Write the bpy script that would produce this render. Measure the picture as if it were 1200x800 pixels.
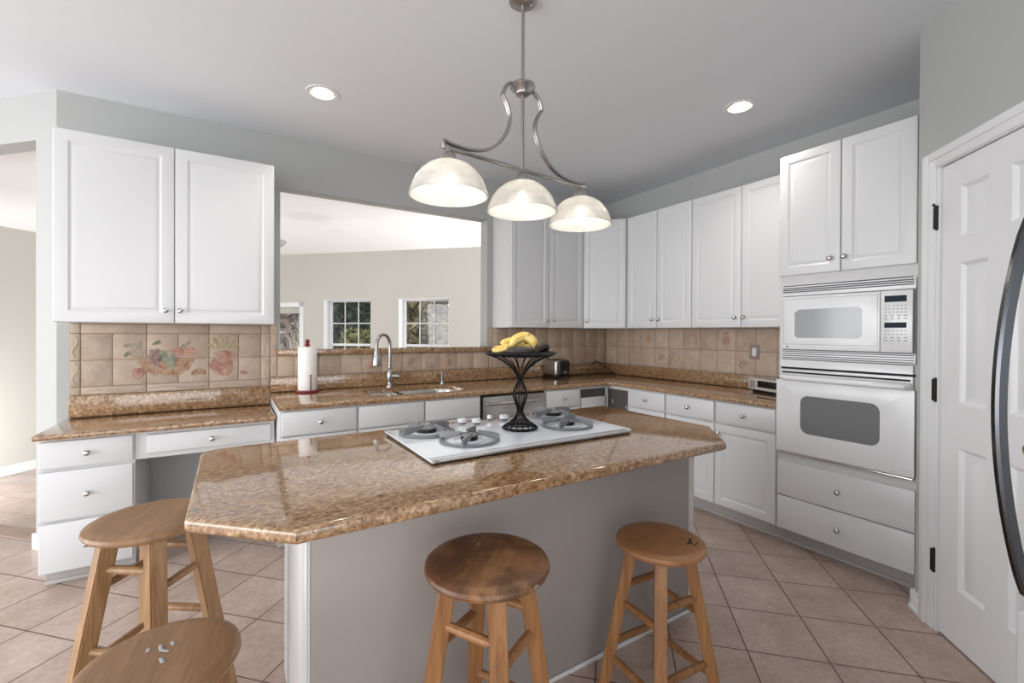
import bpy, bmesh, math, random
from mathutils import Vector, Matrix
random.seed(7)
PI = math.pi
C = bpy.context.scene.collection
S = bpy.context.scene
for o in list(bpy.data.objects): bpy.data.objects.remove(o)

# ------------------------------------------------------------------ camera, sky, exposure
H = 1.35
F_PX, YAW, PITCH, ROLL, CX, CY = 523.976, 1.0155569, -0.0048484, 0.0046751, 597.409, 392.323
fw = Vector((math.cos(YAW)*math.cos(PITCH), math.sin(YAW)*math.cos(PITCH), math.sin(PITCH)))
rt = Vector((math.sin(YAW), -math.cos(YAW), 0)); up = rt.cross(fw)
r2 = rt*math.cos(ROLL) + up*math.sin(ROLL); u2 = -rt*math.sin(ROLL) + up*math.cos(ROLL)
cd = bpy.data.cameras.new('camera'); cam = bpy.data.objects.new('camera', cd); C.objects.link(cam)
m = Matrix.Identity(4)
for i in range(3): m[i][0] = r2[i]; m[i][1] = u2[i]; m[i][2] = -fw[i]
m[0][3], m[1][3], m[2][3] = 0, 0, H
cam.matrix_world = m
cd.sensor_width = 36; cd.lens = F_PX/1200*36
cd.shift_x = (600-CX)/1200; cd.shift_y = (CY-400)/1200
cd.clip_start = 0.05; cd.clip_end = 200
S.camera = cam
w = bpy.data.worlds.new('overcast_sky'); S.world = w; w.use_nodes = True
bg = w.node_tree.nodes['Background']; bg.inputs[0].default_value = (0.93, 0.97, 1.0, 1); bg.inputs[1].default_value = 1.5
S.view_settings.view_transform = 'Standard'; S.view_settings.look = 'None'
S.view_settings.exposure = 0.15; S.view_settings.gamma = 1; S.view_settings.use_curve_mapping = False
BULB = 45.0; CANLIGHT = 30.0
def fill_light(name, loc, aim, sx, sy, power, col=(.985, .99, 1.0)):  # area lamp added to brighten a room from out of view
    ld = bpy.data.lights.new(name, 'AREA'); ld.shape = 'RECTANGLE'; ld.size = sx; ld.size_y = sy; ld.energy = power; ld.color = col
    lo = bpy.data.objects.new(name, ld); C.objects.link(lo); lo.location = loc
    lo.rotation_euler = (Vector(aim)-Vector(loc)).to_track_quat('-Z', 'Y').to_euler(); return lo
fill_light('rear_fill', (-.6, -3.4, 1.2), (.6, 1.5, 2.3), 5.5, 2.2, 82)  # added fill behind the camera, no window there; lifts ceiling and room
fill_light('side_fill', (-4.3, 2.0, 1.2), (1.5, 1.6, 1.7), 4.5, 2.2, 155)  # added fill at the unseen left; brightens the right wall and pantry door
fill_light('family_room_fill', (5.2, 4.3, .0), (1.2, 6.4, 2.4), 2.4, .9, 370)  # added fill at the unseen right end; brightens the family room ceiling
fill_light('family_room_side_fill', (-3.2, 6.75, -.08), (-1.6, 8.8, .9), .8, .7, 75)  # added low fill out of view; brightens the family room's left wall

# ------------------------------------------------------------------ materials
def lin(c):
    r = []
    for v in c:
        v = v/255.0
        r.append(v/12.92 if v <= .04045 else ((v+.055)/1.055)**2.4)
    return (*r, 1)
def mat(name, col, rough=.5, metal=0, spec=.5, coat=0, bump=None, ior=None):
    mt = bpy.data.materials.new(name); mt.use_nodes = True
    b = mt.node_tree.nodes['Principled BSDF']
    b.inputs['Base Color'].default_value = lin(col); b.inputs['Roughness'].default_value = rough
    b.inputs['Metallic'].default_value = metal; b.inputs['Specular IOR Level'].default_value = spec
    b.inputs['Coat Weight'].default_value = coat; b.inputs['Coat Roughness'].default_value = .05
    if ior: b.inputs['IOR'].default_value = ior
    if bump:
        nt = mt.node_tree; tc = nt.nodes.new('ShaderNodeTexCoord'); n = nt.nodes.new('ShaderNodeTexNoise')
        n.inputs['Scale'].default_value = bump[0]; n.inputs['Detail'].default_value = 3
        bp = nt.nodes.new('ShaderNodeBump'); bp.inputs['Strength'].default_value = bump[1]; bp.inputs['Distance'].default_value = .002
        nt.links.new(tc.outputs['Object'], n.inputs['Vector']); nt.links.new(n.outputs['Fac'], bp.inputs['Height'])
        nt.links.new(bp.outputs['Normal'], b.inputs['Normal'])
    return mt
def emit(name, col, s):
    mt = bpy.data.materials.new(name); mt.use_nodes = True; nt = mt.node_tree
    nt.nodes.clear(); e = nt.nodes.new('ShaderNodeEmission'); o = nt.nodes.new('ShaderNodeOutputMaterial')
    e.inputs[0].default_value = lin(col); e.inputs[1].default_value = s
    nt.links.new(e.outputs[0], o.inputs[0]); return mt
class NT:
    def __init__(s, mt):
        s.t = mt.node_tree; s.b = s.t.nodes['Principled BSDF']; s.tc = s.t.nodes.new('ShaderNodeTexCoord').outputs['Object']
    def n(s, kind, ins={}, **kw):
        x = s.t.nodes.new('ShaderNode'+kind)
        for k, v in kw.items(): setattr(x, k, v)
        for k, v in ins.items():
            if hasattr(v, 'is_output'): s.t.links.new(v, x.inputs[k])
            else: x.inputs[k].default_value = v
        return x
    def noise(s, scale, detail=4, rough=.6, vec=None, dist=0):
        return s.n('TexNoise', {'Vector': vec or s.tc, 'Scale': scale, 'Detail': detail, 'Roughness': rough, 'Distortion': dist}).outputs['Fac']
    def ramp(s, fac, stops, interp='LINEAR'):
        r = s.n('ValToRGB', {'Fac': fac}); e = r.color_ramp; e.interpolation = interp
        while len(e.elements) < len(stops): e.elements.new(.5)
        for el, (p, c) in zip(e.elements, stops): el.position = p; el.color = lin(c)
        return r.outputs['Color']
    def mix(s, fac, a, b, blend='MIX'):
        x = s.n('Mix', {}, data_type='RGBA', blend_type=blend)
        for k, v in ((0, fac), (6, a), (7, b)):
            if hasattr(v, 'is_output'): s.t.links.new(v, x.inputs[k])
            elif k and len(v) == 3: x.inputs[k].default_value = lin(v)
            else: x.inputs[k].default_value = v
        return x.outputs[2]
    def math(s, op, a, b=0.0, c=None):
        x = s.n('Math', {}, operation=op)
        for k, v in enumerate((a, b) if c is None else (a, b, c)):
            if hasattr(v, 'is_output'): s.t.links.new(v, x.inputs[k])
            else: x.inputs[k].default_value = v
        return x.outputs[0]
    def col(s, v): s.t.links.new(v, s.b.inputs['Base Color'])
    def bump(s, h, st=.3, d=.002):
        x = s.n('Bump', {'Height': h, 'Strength': st, 'Distance': d}); s.t.links.new(x.outputs[0], s.b.inputs['Normal'])

def granite():
    mt = mat('granite', (165, 125, 92), .09, spec=.5, coat=.6); q = NT(mt)
    q.b.inputs['Coat IOR'].default_value = 1.65; q.b.inputs['Coat Roughness'].default_value = .03
    mp = q.n('Mapping', {'Vector': q.tc, 'Rotation': (.4, .3, .6), 'Scale': (1, 1.7, 1)}).outputs[0]
    a = q.noise(16, 6, .65, mp, .6); b = q.noise(52, 5, .72, mp); c = q.noise(85, 3, .65, mp); d = q.noise(34, 5, .75, q.tc, .5)
    base = q.ramp(b, [(.34, (74, 52, 34)), (.45, (136, 101, 68)), (.55, (172, 137, 101)), (.65, (216, 190, 156))])
    tint = q.ramp(a, [(.35, (128, 94, 58)), (.5, (154, 119, 84)), (.68, (182, 152, 116))])
    base = q.mix(.34, base, tint)
    sp = q.ramp(c, [(.585, (0, 0, 0)), (.64, (255, 255, 255))]); base = q.mix(sp, base, (88, 62, 46))
    sp = q.ramp(d, [(.62, (0, 0, 0)), (.67, (255, 255, 255))]); base = q.mix(sp, base, (58, 44, 38))
    q.col(base); return mt
def floor_tile():
    mt = mat('floor_tile', (190, 165, 150), .22, spec=.5); q = NT(mt)
    sx = q.n('SeparateXYZ', {'Vector': q.tc}); X, Y = sx.outputs[0], sx.outputs[1]
    T = .3124
    u = q.math('DIVIDE', q.math('SUBTRACT', q.math('MULTIPLY', q.math('ADD', X, Y), .70710678), 2.0824), T)
    v = q.math('DIVIDE', q.math('SUBTRACT', q.math('MULTIPLY', q.math('SUBTRACT', Y, X), .70710678), -.8711), T)
    fu = q.math('ABSOLUTE', q.math('SUBTRACT', u, q.math('ROUND', u))); fv = q.math('ABSOLUTE', q.math('SUBTRACT', v, q.math('ROUND', v)))
    dmin = q.math('MINIMUM', fu, fv)
    line = q.n('MapRange', {'Value': dmin, 'From Min': .007, 'From Max': .012}).outputs[0]
    cv = q.n('CombineXYZ', {'X': q.math('FLOOR', u), 'Y': q.math('FLOOR', v)}).outputs[0]
    rnd = q.n('TexWhiteNoise', {'Vector': cv}, noise_dimensions='2D').outputs['Value']
    a = q.noise(5, 6, .65); b = q.noise(40, 4, .6)
    base = q.ramp(a, [(.3, (166, 144, 132)), (.5, (182, 161, 149)), (.7, (198, 180, 169))])
    base = q.mix(.18, base, q.ramp(b, [(.35, (152, 128, 116)), (.65, (206, 190, 180))]))
    base = q.mix(.25, base, q.ramp(rnd, [(0, (164, 142, 130)), (1, (200, 180, 168))]))
    dk = q.ramp(q.noise(22, 2, .5), [(.72, (0, 0, 0)), (.76, (255, 255, 255))]); base = q.mix(q.math('MULTIPLY', q.n('RGBToBW', {'Color': dk}).outputs[0], .3), base, (140, 116, 104))
    q.col(q.mix(line, (98, 76, 66), base))
    ro = q.n('MapRange', {'Value': line, 'To Min': .7, 'To Max': .2}).outputs[0]; q.t.links.new(ro, q.b.inputs['Roughness'])
    q.bump(q.math('ADD', line, q.math('MULTIPLY', a, .25)), .25, .003); return mt
def wall_tile(name, c0, c1, c2):
    mt = mat(name, c1, .5, spec=.35); q = NT(mt)
    ri = q.n('NewGeometry', {}).outputs['Random Per Island']
    a = q.noise(14, 5, .65); b = q.noise(60, 4, .7)
    base = q.ramp(a, [(.3, c0), (.5, c1), (.7, c2)])
    base = q.mix(.45, base, q.ramp(ri, [(0, c0), (.5, c1), (1, c2)]))
    sp = q.ramp(b, [(.62, (0, 0, 0)), (.72, (255, 255, 255))]); base = q.mix(q.math('MULTIPLY', q.n('RGBToBW', {'Color': sp}).outputs[0], .35), base, c0)
    q.col(base); q.bump(b, .3, .002); return mt
def wood(name, dark, mid, light, axis_z=False, rough=.4, worn=False):
    mt = mat(name, mid, rough, spec=.4); q = NT(mt)
    mp = q.n('Mapping', {'Vector': q.tc, 'Scale': (28, 28, 1.6) if axis_z else (2.0, 22, 22)}).outputs[0]
    a = q.noise(1.3, 5, .6, mp, .8); b = q.noise(5, 3, .6, mp)
    base = q.ramp(a, [(.3, dark), (.5, mid), (.7, light)]); base = q.mix(.3, base, q.ramp(b, [(.35, dark), (.65, light)]))
    if not axis_z:
        sx = q.n('SeparateXYZ', {'Vector': q.tc}); pl = q.math('FLOOR', q.math('MULTIPLY', sx.outputs[1], 14))
        rn = q.n('TexWhiteNoise', {'W': pl}, noise_dimensions='1D').outputs['Value']
        base = q.mix(.35, base, q.ramp(rn, [(0, dark), (1, light)]))
    if worn:
        wn = q.noise(7, 4, .7, None, .4); base = q.mix(q.ramp(wn, [(.40, (0, 0, 0)), (.56, (225, 225, 225))]), base, (78, 50, 34))
        wn = q.noise(11, 3, .5, None, .8); base = q.mix(q.ramp(wn, [(.66, (0, 0, 0)), (.69, (200, 200, 200))]), base, (186, 172, 156))
    q.col(base); q.bump(a, .08, .001); return mt
def brushed(name, col, rough=.3):
    mt = mat(name, col, rough, metal=1); q = NT(mt)
    mp = q.n('Mapping', {'Vector': q.tc, 'Scale': (4, 4, 220)}).outputs[0]
    a = q.noise(3, 2, .5, mp); r = q.n('MapRange', {'Value': a, 'To Min': rough-.06, 'To Max': rough+.1}).outputs[0]
    q.t.links.new(r, q.b.inputs['Roughness']); return mt
def shade_glass():
    mt = bpy.data.materials.new('alabaster_glass'); mt.use_nodes = True; t = mt.node_tree; q = NT(mt)
    mp = q.n('Mapping', {'Vector': q.tc, 'Scale': (3, 3, 14)}).outputs[0]
    a = q.noise(2.2, 4, .6, mp, 1.2)
    col = q.ramp(a, [(.3, (222, 224, 224)), (.55, (246, 245, 243)), (.75, (254, 253, 251))])
    tr = q.n('BsdfTranslucent', {'Color': col}).outputs[0]; df = q.n('BsdfDiffuse', {'Color': col}).outputs[0]
    tp = q.n('BsdfTransparent', {}).outputs[0]; gl = q.n('BsdfGlossy', {'Roughness': .08}).outputs[0]
    m1 = q.n('MixShader', {0: .28, 1: tr, 2: df}).outputs[0]; m2 = q.n('MixShader', {0: .14, 1: m1, 2: tp}).outputs[0]
    fr = q.n('Fresnel', {'IOR': 1.45}).outputs[0]; m3 = q.n('MixShader', {0: fr, 1: m2, 2: gl}).outputs[0]
    t.links.new(m3, t.nodes['Material Output'].inputs[0]); return mt
def pane_glass():
    mt = bpy.data.materials.new('window_glass'); mt.use_nodes = True; t = mt.node_tree; q = NT(mt)
    tp = q.n('BsdfTransparent', {}).outputs[0]; gl = q.n('BsdfGlossy', {'Roughness': .0}).outputs[0]
    fr = q.n('Fresnel', {'IOR': 1.45}).outputs[0]; m3 = q.n('MixShader', {0: fr, 1: tp, 2: gl}).outputs[0]
    t.links.new(m3, t.nodes['Material Output'].inputs[0]); return mt
def leafy(name, c0, c1, c2):
    mt = mat(name, c1, .7, spec=.2); q = NT(mt)
    ri = q.n('NewGeometry', {}).outputs['Random Per Island']
    q.col(q.ramp(ri, [(0, c0), (.55, c1), (1, c2)])); return mt

WALL = mat('grey_wall_paint', (177, 179, 178), .75, spec=.25, bump=(90, .12))
BEIGE = mat('beige_wall_paint', (194, 192, 185), .75, spec=.25, bump=(90, .1))
CEIL = mat('ceiling_paint', (221, 225, 230), .85, spec=.15)
CEIL2 = mat('family_room_ceiling_paint', (238, 238, 238), .85, spec=.15)
WHITE = mat('white_cabinet_thermofoil', (216, 217, 219), .32, spec=.45)
CARC = mat('white_cabinet_box', (210, 210, 211), .45, spec=.4)
TRIM = mat('white_trim_paint', (226, 227, 229), .35, spec=.45)
TOE = mat('grey_toe_kick', (176, 172, 170), .6)
ISLP = mat('island_paint', (164, 156, 152), .5, spec=.35, bump=(120, .1))
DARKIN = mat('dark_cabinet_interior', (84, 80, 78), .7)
NICK = mat('satin_nickel', (200, 198, 194), .25, metal=1)
PNICK = brushed('brushed_nickel', (176, 174, 172), .3)
STEEL = brushed('stainless_steel', (186, 184, 182), .28)
SINKS = mat('sink_steel', (196, 194, 190), .2, metal=1)
APPL = mat('white_appliance_enamel', (228, 229, 231), .18, spec=.55)
APPG = mat('appliance_grey_line', (120, 121, 124), .4); GRIL = mat('vent_grille_dark', (84, 85, 88), .5)
MWGLASS = mat('microwave_window_glass', (150, 152, 156), .12, spec=.7)
OVGLASS = mat('oven_window_glass', (118, 120, 122), .15, spec=.7)
LCD = mat('dark_display', (34, 44, 56), .5, spec=.15)
BLACK = mat('black_plastic', (18, 18, 19), .35)
SLOT = mat('black_slot', (12, 12, 12), .7)
BRONZE = mat('dark_bronze', (52, 46, 40), .45, metal=.6)
FRIDGE = mat('fridge_steel', (208, 209, 210), .35, metal=.35)
HANDLE = mat('black_stainless_handle', (86, 88, 92), .22, metal=1)
GLASSTOP = mat('white_glass_cooktop', (228, 235, 243), .06, spec=.6, coat=.4)
GRATE = mat('grey_enamel_grate', (120, 121, 124), .35, spec=.5)
IRON = mat('black_wrought_iron', (6, 6, 7), .5, spec=.22)
PAPER = mat('white_paper_roll', (240, 239, 236), .9, bump=(70, .4))
REDL = mat('dark_red_lacquer', (128, 26, 44), .3)
BAN = mat('banana_skin', (226, 186, 62), .5); q = NT(BAN)
q.col(q.mix(q.ramp(q.noise(26, 4, .6), [(.60, (0, 0, 0)), (.66, (255, 255, 255))]), q.ramp(q.noise(9, 3), [(.35, (216, 176, 74)), (.65, (238, 212, 132))]), (112, 78, 40)))
BANTIP = mat('banana_tip', (66, 44, 30), .7)
BANDARK = mat('overripe_banana_skin', (52, 42, 38), .5)
GRAN = granite(); FTILE = floor_tile()
WTILE = wall_tile('backsplash_tile', (166, 145, 128), (188, 168, 149), (204, 186, 168))
MTILE = wall_tile('mural_tile', (156, 138, 122), (180, 162, 145), (198, 181, 165))
GROUT = mat('grout', (162, 140, 122), .9)
WOODS = wood('stool_seat_oak', (122, 90, 62), (148, 113, 80), (168, 134, 102))
WOODW = wood('worn_stool_seat', (104, 70, 44), (138, 96, 62), (160, 118, 80), worn=True)
WOODO = wood('orange_stool_seat', (132, 88, 54), (158, 110, 70), (174, 128, 86))
WOODM = wood('dark_stool_leg_wood', (118, 78, 46), (146, 101, 62), (166, 121, 78), axis_z=True)
WOODL = wood('stool_leg_wood', (126, 92, 60), (150, 114, 78), (170, 136, 100), axis_z=True)
NOSE = wood('threshold_wood', (140, 116, 104), (166, 142, 128), (182, 160, 146))
SHADE = shade_glass(); PANE = pane_glass()
BULBM = emit('lit_bulb', (255, 244, 226), BULB); CANM = emit('lit_downlight', (255, 240, 214), CANLIGHT)
INK = mat('grey_key_print', (128, 130, 134), .6)
SCUFF = mat('black_scuff', (22, 18, 16), .8)

# ------------------------------------------------------------------ mesh builder
class MB:
    def __init__(s): s.bm = bmesh.new()
    def add(s, tmp, mi=0, M=None):
        if M is not None: bmesh.ops.transform(tmp, matrix=M, verts=tmp.verts)
        for f in tmp.faces: f.material_index = mi
        me = bpy.data.meshes.new('t'); tmp.to_mesh(me); tmp.free(); s.bm.from_mesh(me); bpy.data.meshes.remove(me)
        return s
    def box(s, x0, x1, y0, y1, z0, z1, b=0, mi=0, M=None, seg=2):
        t = bmesh.new(); bmesh.ops.create_cube(t, size=1)
        for v in t.verts: v.co = Vector((x0+(v.co.x+.5)*(x1-x0), y0+(v.co.y+.5)*(y1-y0), z0+(v.co.z+.5)*(z1-z0)))
        if b: bmesh.ops.bevel(t, geom=t.edges[:], offset=b, segments=seg, affect='EDGES', profile=.5)
        return s.add(t, mi, M)
    def prism(s, poly, z0, z1, b=0, mi=0, M=None, seg=2):
        t = bmesh.new(); lo = [t.verts.new((x, y, z0)) for x, y in poly]; hi = [t.verts.new((x, y, z1)) for x, y in poly]
        n = len(poly); t.faces.new(lo[::-1]); t.faces.new(hi)
        for i in range(n): t.faces.new((lo[i], lo[(i+1) % n], hi[(i+1) % n], hi[i]))
        bmesh.ops.recalc_face_normals(t, faces=t.faces)
        if b: bmesh.ops.bevel(t, geom=[e for e in t.edges if e.calc_face_angle(0) > .5], offset=b, segments=seg, affect='EDGES', profile=.5)
        return s.add(t, mi, M)
    def lathe(s, prof, n=24, mi=0, M=None, closed=False):
        t = bmesh.new(); rings = []
        for r, z in prof:
            if r < 1e-6: rings.append([t.verts.new((0, 0, z))])
            else: rings.append([t.verts.new((r*math.cos(2*PI*k/n), r*math.sin(2*PI*k/n), z)) for k in range(n)])
        pr = list(zip(rings, rings[1:])) + ([(rings[-1], rings[0])] if closed else [])
        for a, b in pr:
            for k in range(n):
                j = (k+1) % n
                vs = [a[0] if len(a) == 1 else a[k], a[0] if len(a) == 1 else a[j], b[0] if len(b) == 1 else b[j], b[0] if len(b) == 1 else b[k]]
                vs2 = []
                for v in vs:
                    if v not in vs2: vs2.append(v)
                if len(vs2) > 2: t.faces.new(vs2)
        bmesh.ops.recalc_face_normals(t, faces=t.faces)
        return s.add(t, mi, M)
    def tube(s, pts, r, n=8, mi=0, M=None, cap=True, closed=False, flat=1.0):
        pts = [Vector(p) for p in pts]; N = len(pts); rr = r if isinstance(r, (list, tuple)) else [r]*N
        t = bmesh.new(); rings = []; nrm = None
        for i, p in enumerate(pts):
            if closed: d = (pts[(i+1) % N]-pts[i-1]).normalized()
            else: d = (pts[min(i+1, N-1)]-pts[max(i-1, 0)]).normalized()
            if nrm is None: nrm = d.orthogonal().normalized() if abs(d.z) > .95 else Vector((0, 0, 1)).cross(d).normalized()
            nrm = (nrm-d*nrm.dot(d)).normalized(); bn = d.cross(nrm)
            rings.append([t.verts.new(p+nrm*rr[i]*math.cos(2*PI*k/n)+bn*rr[i]*flat*math.sin(2*PI*k/n)) for k in range(n)])
        for a, b in list(zip(rings, rings[1:]))+([(rings[-1], rings[0])] if closed else []):
            for k in range(n): t.faces.new((a[k], a[(k+1) % n], b[(k+1) % n], b[k]))
        if cap and not closed: t.faces.new(rings[0][::-1]); t.faces.new(rings[-1])
        bmesh.ops.recalc_face_normals(t, faces=t.faces)
        return s.add(t, mi, M)
    def sphere(s, c, r, mi=0, sc=(1, 1, 1), u=16, v=10, M=None):
        t = bmesh.new(); bmesh.ops.create_uvsphere(t, u_segments=u, v_segments=v, radius=1)
        for w_ in t.verts: w_.co = Vector((c[0]+w_.co.x*r*sc[0], c[1]+w_.co.y*r*sc[1], c[2]+w_.co.z*r*sc[2]))
        return s.add(t, mi, M)
    def nest(s, loops, mi=0, M=None, cap_last=True, cap_first=True):
        """loops: list of (x0,x1,z0,z1,y) rectangles facing -y, outer/back to inner/front"""
        t = bmesh.new(); R = []
        for x0, x1, z0, z1, y in loops: R.append([t.verts.new(p) for p in ((x0, y, z0), (x1, y, z0), (x1, y, z1), (x0, y, z1))])
        for a, b in zip(R, R[1:]):
            for k in range(4): t.faces.new((a[k], a[(k+1) % 4], b[(k+1) % 4], b[k]))
        if cap_last: t.faces.new(R[-1])
        if cap_first: t.faces.new(R[0][::-1])
        bmesh.ops.recalc_face_normals(t, faces=t.faces)
        return s.add(t, mi, M)
    def plate(s, outer, holes, z0, z1, b=.008, mi=0, M=None, seg=3):
        t = bmesh.new()
        def fill(loops, flip):
            es = []
            for L in loops:
                for i in range(len(L)):
                    e = t.edges.get((L[i], L[(i+1) % len(L)])) or t.edges.new((L[i], L[(i+1) % len(L)])); es.append(e)
            bmesh.ops.triangle_fill(t, use_beauty=True, use_dissolve=False, edges=es, normal=(0, 0, -1 if flip else 1))
        prof = [(b*(1-math.cos(k*PI/2/seg)), b*(1-math.sin(k*PI/2/seg))) for k in range(seg+1)]  # (inset, drop)
        levels = [(b-0 if b else 0, z0)] if False else []
        lv = [(b*(1-math.sin(k*PI/2/seg)), z0+b*(1-math.cos(k*PI/2/seg))) for k in range(seg+1)] + [(b*(1-math.cos(k*PI/2/seg)), z1-b*(1-math.sin(k*PI/2/seg))) for k in range(seg+1)]
        if not b: lv = [(0, z0), (0, z1)]
        rings = [[t.verts.new((x, y, z)) for x, y in inset(outer, i)] for i, z in lv]
        n = len(outer)
        for a, c in zip(rings, rings[1:]):
            for k in range(n): t.faces.new((a[k], a[(k+1) % n], c[(k+1) % n], c[k]))
        hl, hh = [], []
        for h in holes:
            lo = [t.verts.new((x, y, z0)) for x, y in h]; hi = [t.verts.new((x, y, z1)) for x, y in h]
            for k in range(len(h)): t.faces.new((lo[k], hi[k], hi[(k+1) % len(h)], lo[(k+1) % len(h)]))
            hl.append(lo); hh.append(hi)
        fill([rings[0]]+hl, True); fill([rings[-1]]+hh, False)
        bmesh.ops.recalc_face_normals(t, faces=t.faces)
        return s.add(t, mi, M)
def inset(poly, d):
    if abs(d) < 1e-9: return poly
    n = len(poly); out = []
    for i in range(n):
        p0, p1, p2 = Vector(poly[i-1]), Vector(poly[i]), Vector(poly[(i+1) % n])
        a = (p1-p0).normalized(); b = (p2-p1).normalized(); na = Vector((-a.y, a.x)); nb = Vector((-b.y, b.x))
        k = na+nb; k = k/max(k.dot(na), .3) if k.length > 1e-6 else na
        out.append(tuple(p1+k*d))
    return out
def rrect(x0, x1, y0, y1, r, n=5):
    out = []
    for cx, cy, a0 in ((x1-r, y0+r, -PI/2), (x1-r, y1-r, 0), (x0+r, y1-r, PI/2), (x0+r, y0+r, PI)):
        for k in range(n+1): a = a0+k*PI/2/n; out.append((cx+r*math.cos(a), cy+r*math.sin(a)))
    return out
def obj(name, mb, mats, parent=None, smooth=35):
    me = bpy.data.meshes.new(name)
    if not isinstance(mb, list): mb.bm.to_mesh(me); mb.bm.free()
    for x in (mats if isinstance(mats, (list, tuple)) else [mats]): me.materials.append(x)
    if smooth: 
        me.shade_smooth(); me.set_sharp_from_angle(angle=math.radians(smooth))
    o = bpy.data.objects.new(name, me); C.objects.link(o)
    if parent: o.parent = parent
    return o
def tag(o, label, cat, group=None):
    o['label'] = label; o['category'] = cat
    if group: o['group'] = group
    return o
def thing(name, label, cat, loc=(0, 0, 0), rotz=0, group=None):
    o = bpy.data.objects.new(name, None); C.objects.link(o); o.empty_display_size = .1
    o.location = loc; o.rotation_euler = (0, 0, rotz); return tag(o, label, cat, group)
def struct(name, mb, mats, loc=(0, 0, 0), rotz=0, smooth=35):
    o = obj(name, mb, mats, None, smooth); o['kind'] = 'structure'; o.location = loc; o.rotation_euler = (0, 0, rotz); return o
RX = Matrix.Rotation(PI/2, 4, 'X')          # lathe axis z -> -y
def at(x, y, z, M=None): return Matrix.Translation((x, y, z)) @ (M or Matrix.Identity(4))

# ------------------------------------------------------------------ room shell
ZC = 2.8126; YA = 3.764; XB = 3.622
def circle(cx, cy, r, n=28): return [(cx+r*math.cos(2*PI*k/n), cy+r*math.sin(2*PI*k/n)) for k in range(n)]
CANS = [(.467, 2.943), (2.777, 1.677)]
mb = MB(); mb.prism([(-4.5, -3.6), (3.75, -3.6), (3.75, 3.85), (-.895, 3.85), (-4.5, 7.455)], -.1, 0)
struct('floor', mb, FTILE, smooth=0)
mb = MB(); mb.plate([(-4.5, -3.6), (3.75, -3.6), (3.75, 3.89), (-.95, 3.89), (-4.5, 7.44)], [circle(x, y, .078)[::-1] for x, y in CANS], ZC, ZC+.12, b=0)
mb.box(-4.5, 3.75, -3.6, 3.88, ZC+.3, ZC+.36)
struct('ceiling', mb, CEIL, smooth=0)
# wall with the pass-through opening
X0, X1, ZS, ZP = .3035, 2.0756, 1.17, 2.433
mb = MB()
mb.prism([(-.909, YA), (X0, YA), (X0, YA+.13), (-.855, YA+.13)], 0, ZC)
mb.box(X1, XB+.13, YA, YA+.13, 0, ZC); mb.box(X0, X1, YA, YA+.13, 0, ZS); mb.box(X0, X1, YA, YA+.13, ZP, ZC)
struct('wall_back', mb, WALL, smooth=0)
mb = MB(); mb.box(XB, XB+.13, .84, YA, 0, ZC); mb.prism([(2.845, .807), (2.99, .843), (XB+.1, .843), (XB+.1, .75), (2.9, .75)], 0, ZC)
struct('wall_right', mb, WALL, smooth=0)
# angled wall on the left with the tall opening
CLOC = (-.909, YA, 0); CR = -PI/4
mb = MB(); mb.box(-.171, 0, 0, .12, 0, ZC); mb.box(-2.0, -.171, 0, .12, 2.522, ZC); mb.box(-5, -2.0, 0, .12, 0, ZC)
struct('wall_left', mb, WALL, CLOC, CR, smooth=0)
mb = MB(); mb.box(-.178, -.004, -.014, 0, 0, .10, .004); mb.box(-.186, -.171, -.014, .12, 0, .10, .004)
struct('baseboard_left', mb, TRIM, CLOC, CR)
# wood nosing at the edge of the kitchen floor, in the opening
mb = MB(); mb.box(-3.6, 0, .068, .195, -.12, .006, .006); struct('trim_1', mb, NOSE, CLOC, CR)
# pantry door wall
DLOC = (2.729, .691, 0); DR = -3*PI/4
mb = MB(); mb.box(-.164, -.014, 0, .1, 0, ZC); mb.box(-.014, .642, 0, .1, 2.115, ZC); mb.box(.642, 2.9, 0, .1, 0, ZC)
struct('wall_pantry', mb, WALL, DLOC, DR, smooth=0)
mb = MB()
def casing(mb, x0, x1, z0, z1):
    mb.box(x0, x1, -.019, -.0005, z0, z1, .004)
casing(mb, -.106, -.018, 0, 2.19); casing(mb, .644, .732, 0, 2.19); casing(mb, -.0185, .6445, 2.112, 2.19)
mb.box(-.100, -.060, -.024, -.018, 0, 2.187, .003); mb.box(-.058, .684, -.024, -.018, 2.150, 2.187, .003); mb.box(.686, .726, -.024, -.018, 0, 2.187, .003)
mb.box(-.0175, -.004, -.012, .09, 0, 2.112, .001); mb.box(.6305, .643, -.012, .09, 0, 2.112, .001); mb.box(-.004, .6305, -.012, .09, 2.108, 2.114, .001)
struct('trim_2', mb, TRIM, DLOC, DR)
mb = MB(); mb.box(-.178, -.107, -.016, -.0005, 0, .085, .004); mb.box(-.180, -.107, -.022, -.0005, 0, .03, .006); mb.box(-.178, -.107, -.012, -.0005, .085, .1, .005); mb.box(-.18, -.165, -.014, .06, 0, .1, .004)
struct('baseboard_pantry', mb, TRIM, DLOC, DR)

# six panel pantry door
door = bpy.data.objects.new('door_1', None); C.objects.link(door); door.location = DLOC; door.rotation_euler = (0, 0, DR); door['kind'] = 'structure'
door['label'] = 'white six panel pantry door beside the wall oven'; 
mb = MB(); DW = .626; t0 = .0
xs = [(.112, .256), (.364, .508)]; zs = [(.250, .864), (1.052, 1.660), (1.772, 1.990)]
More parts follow.
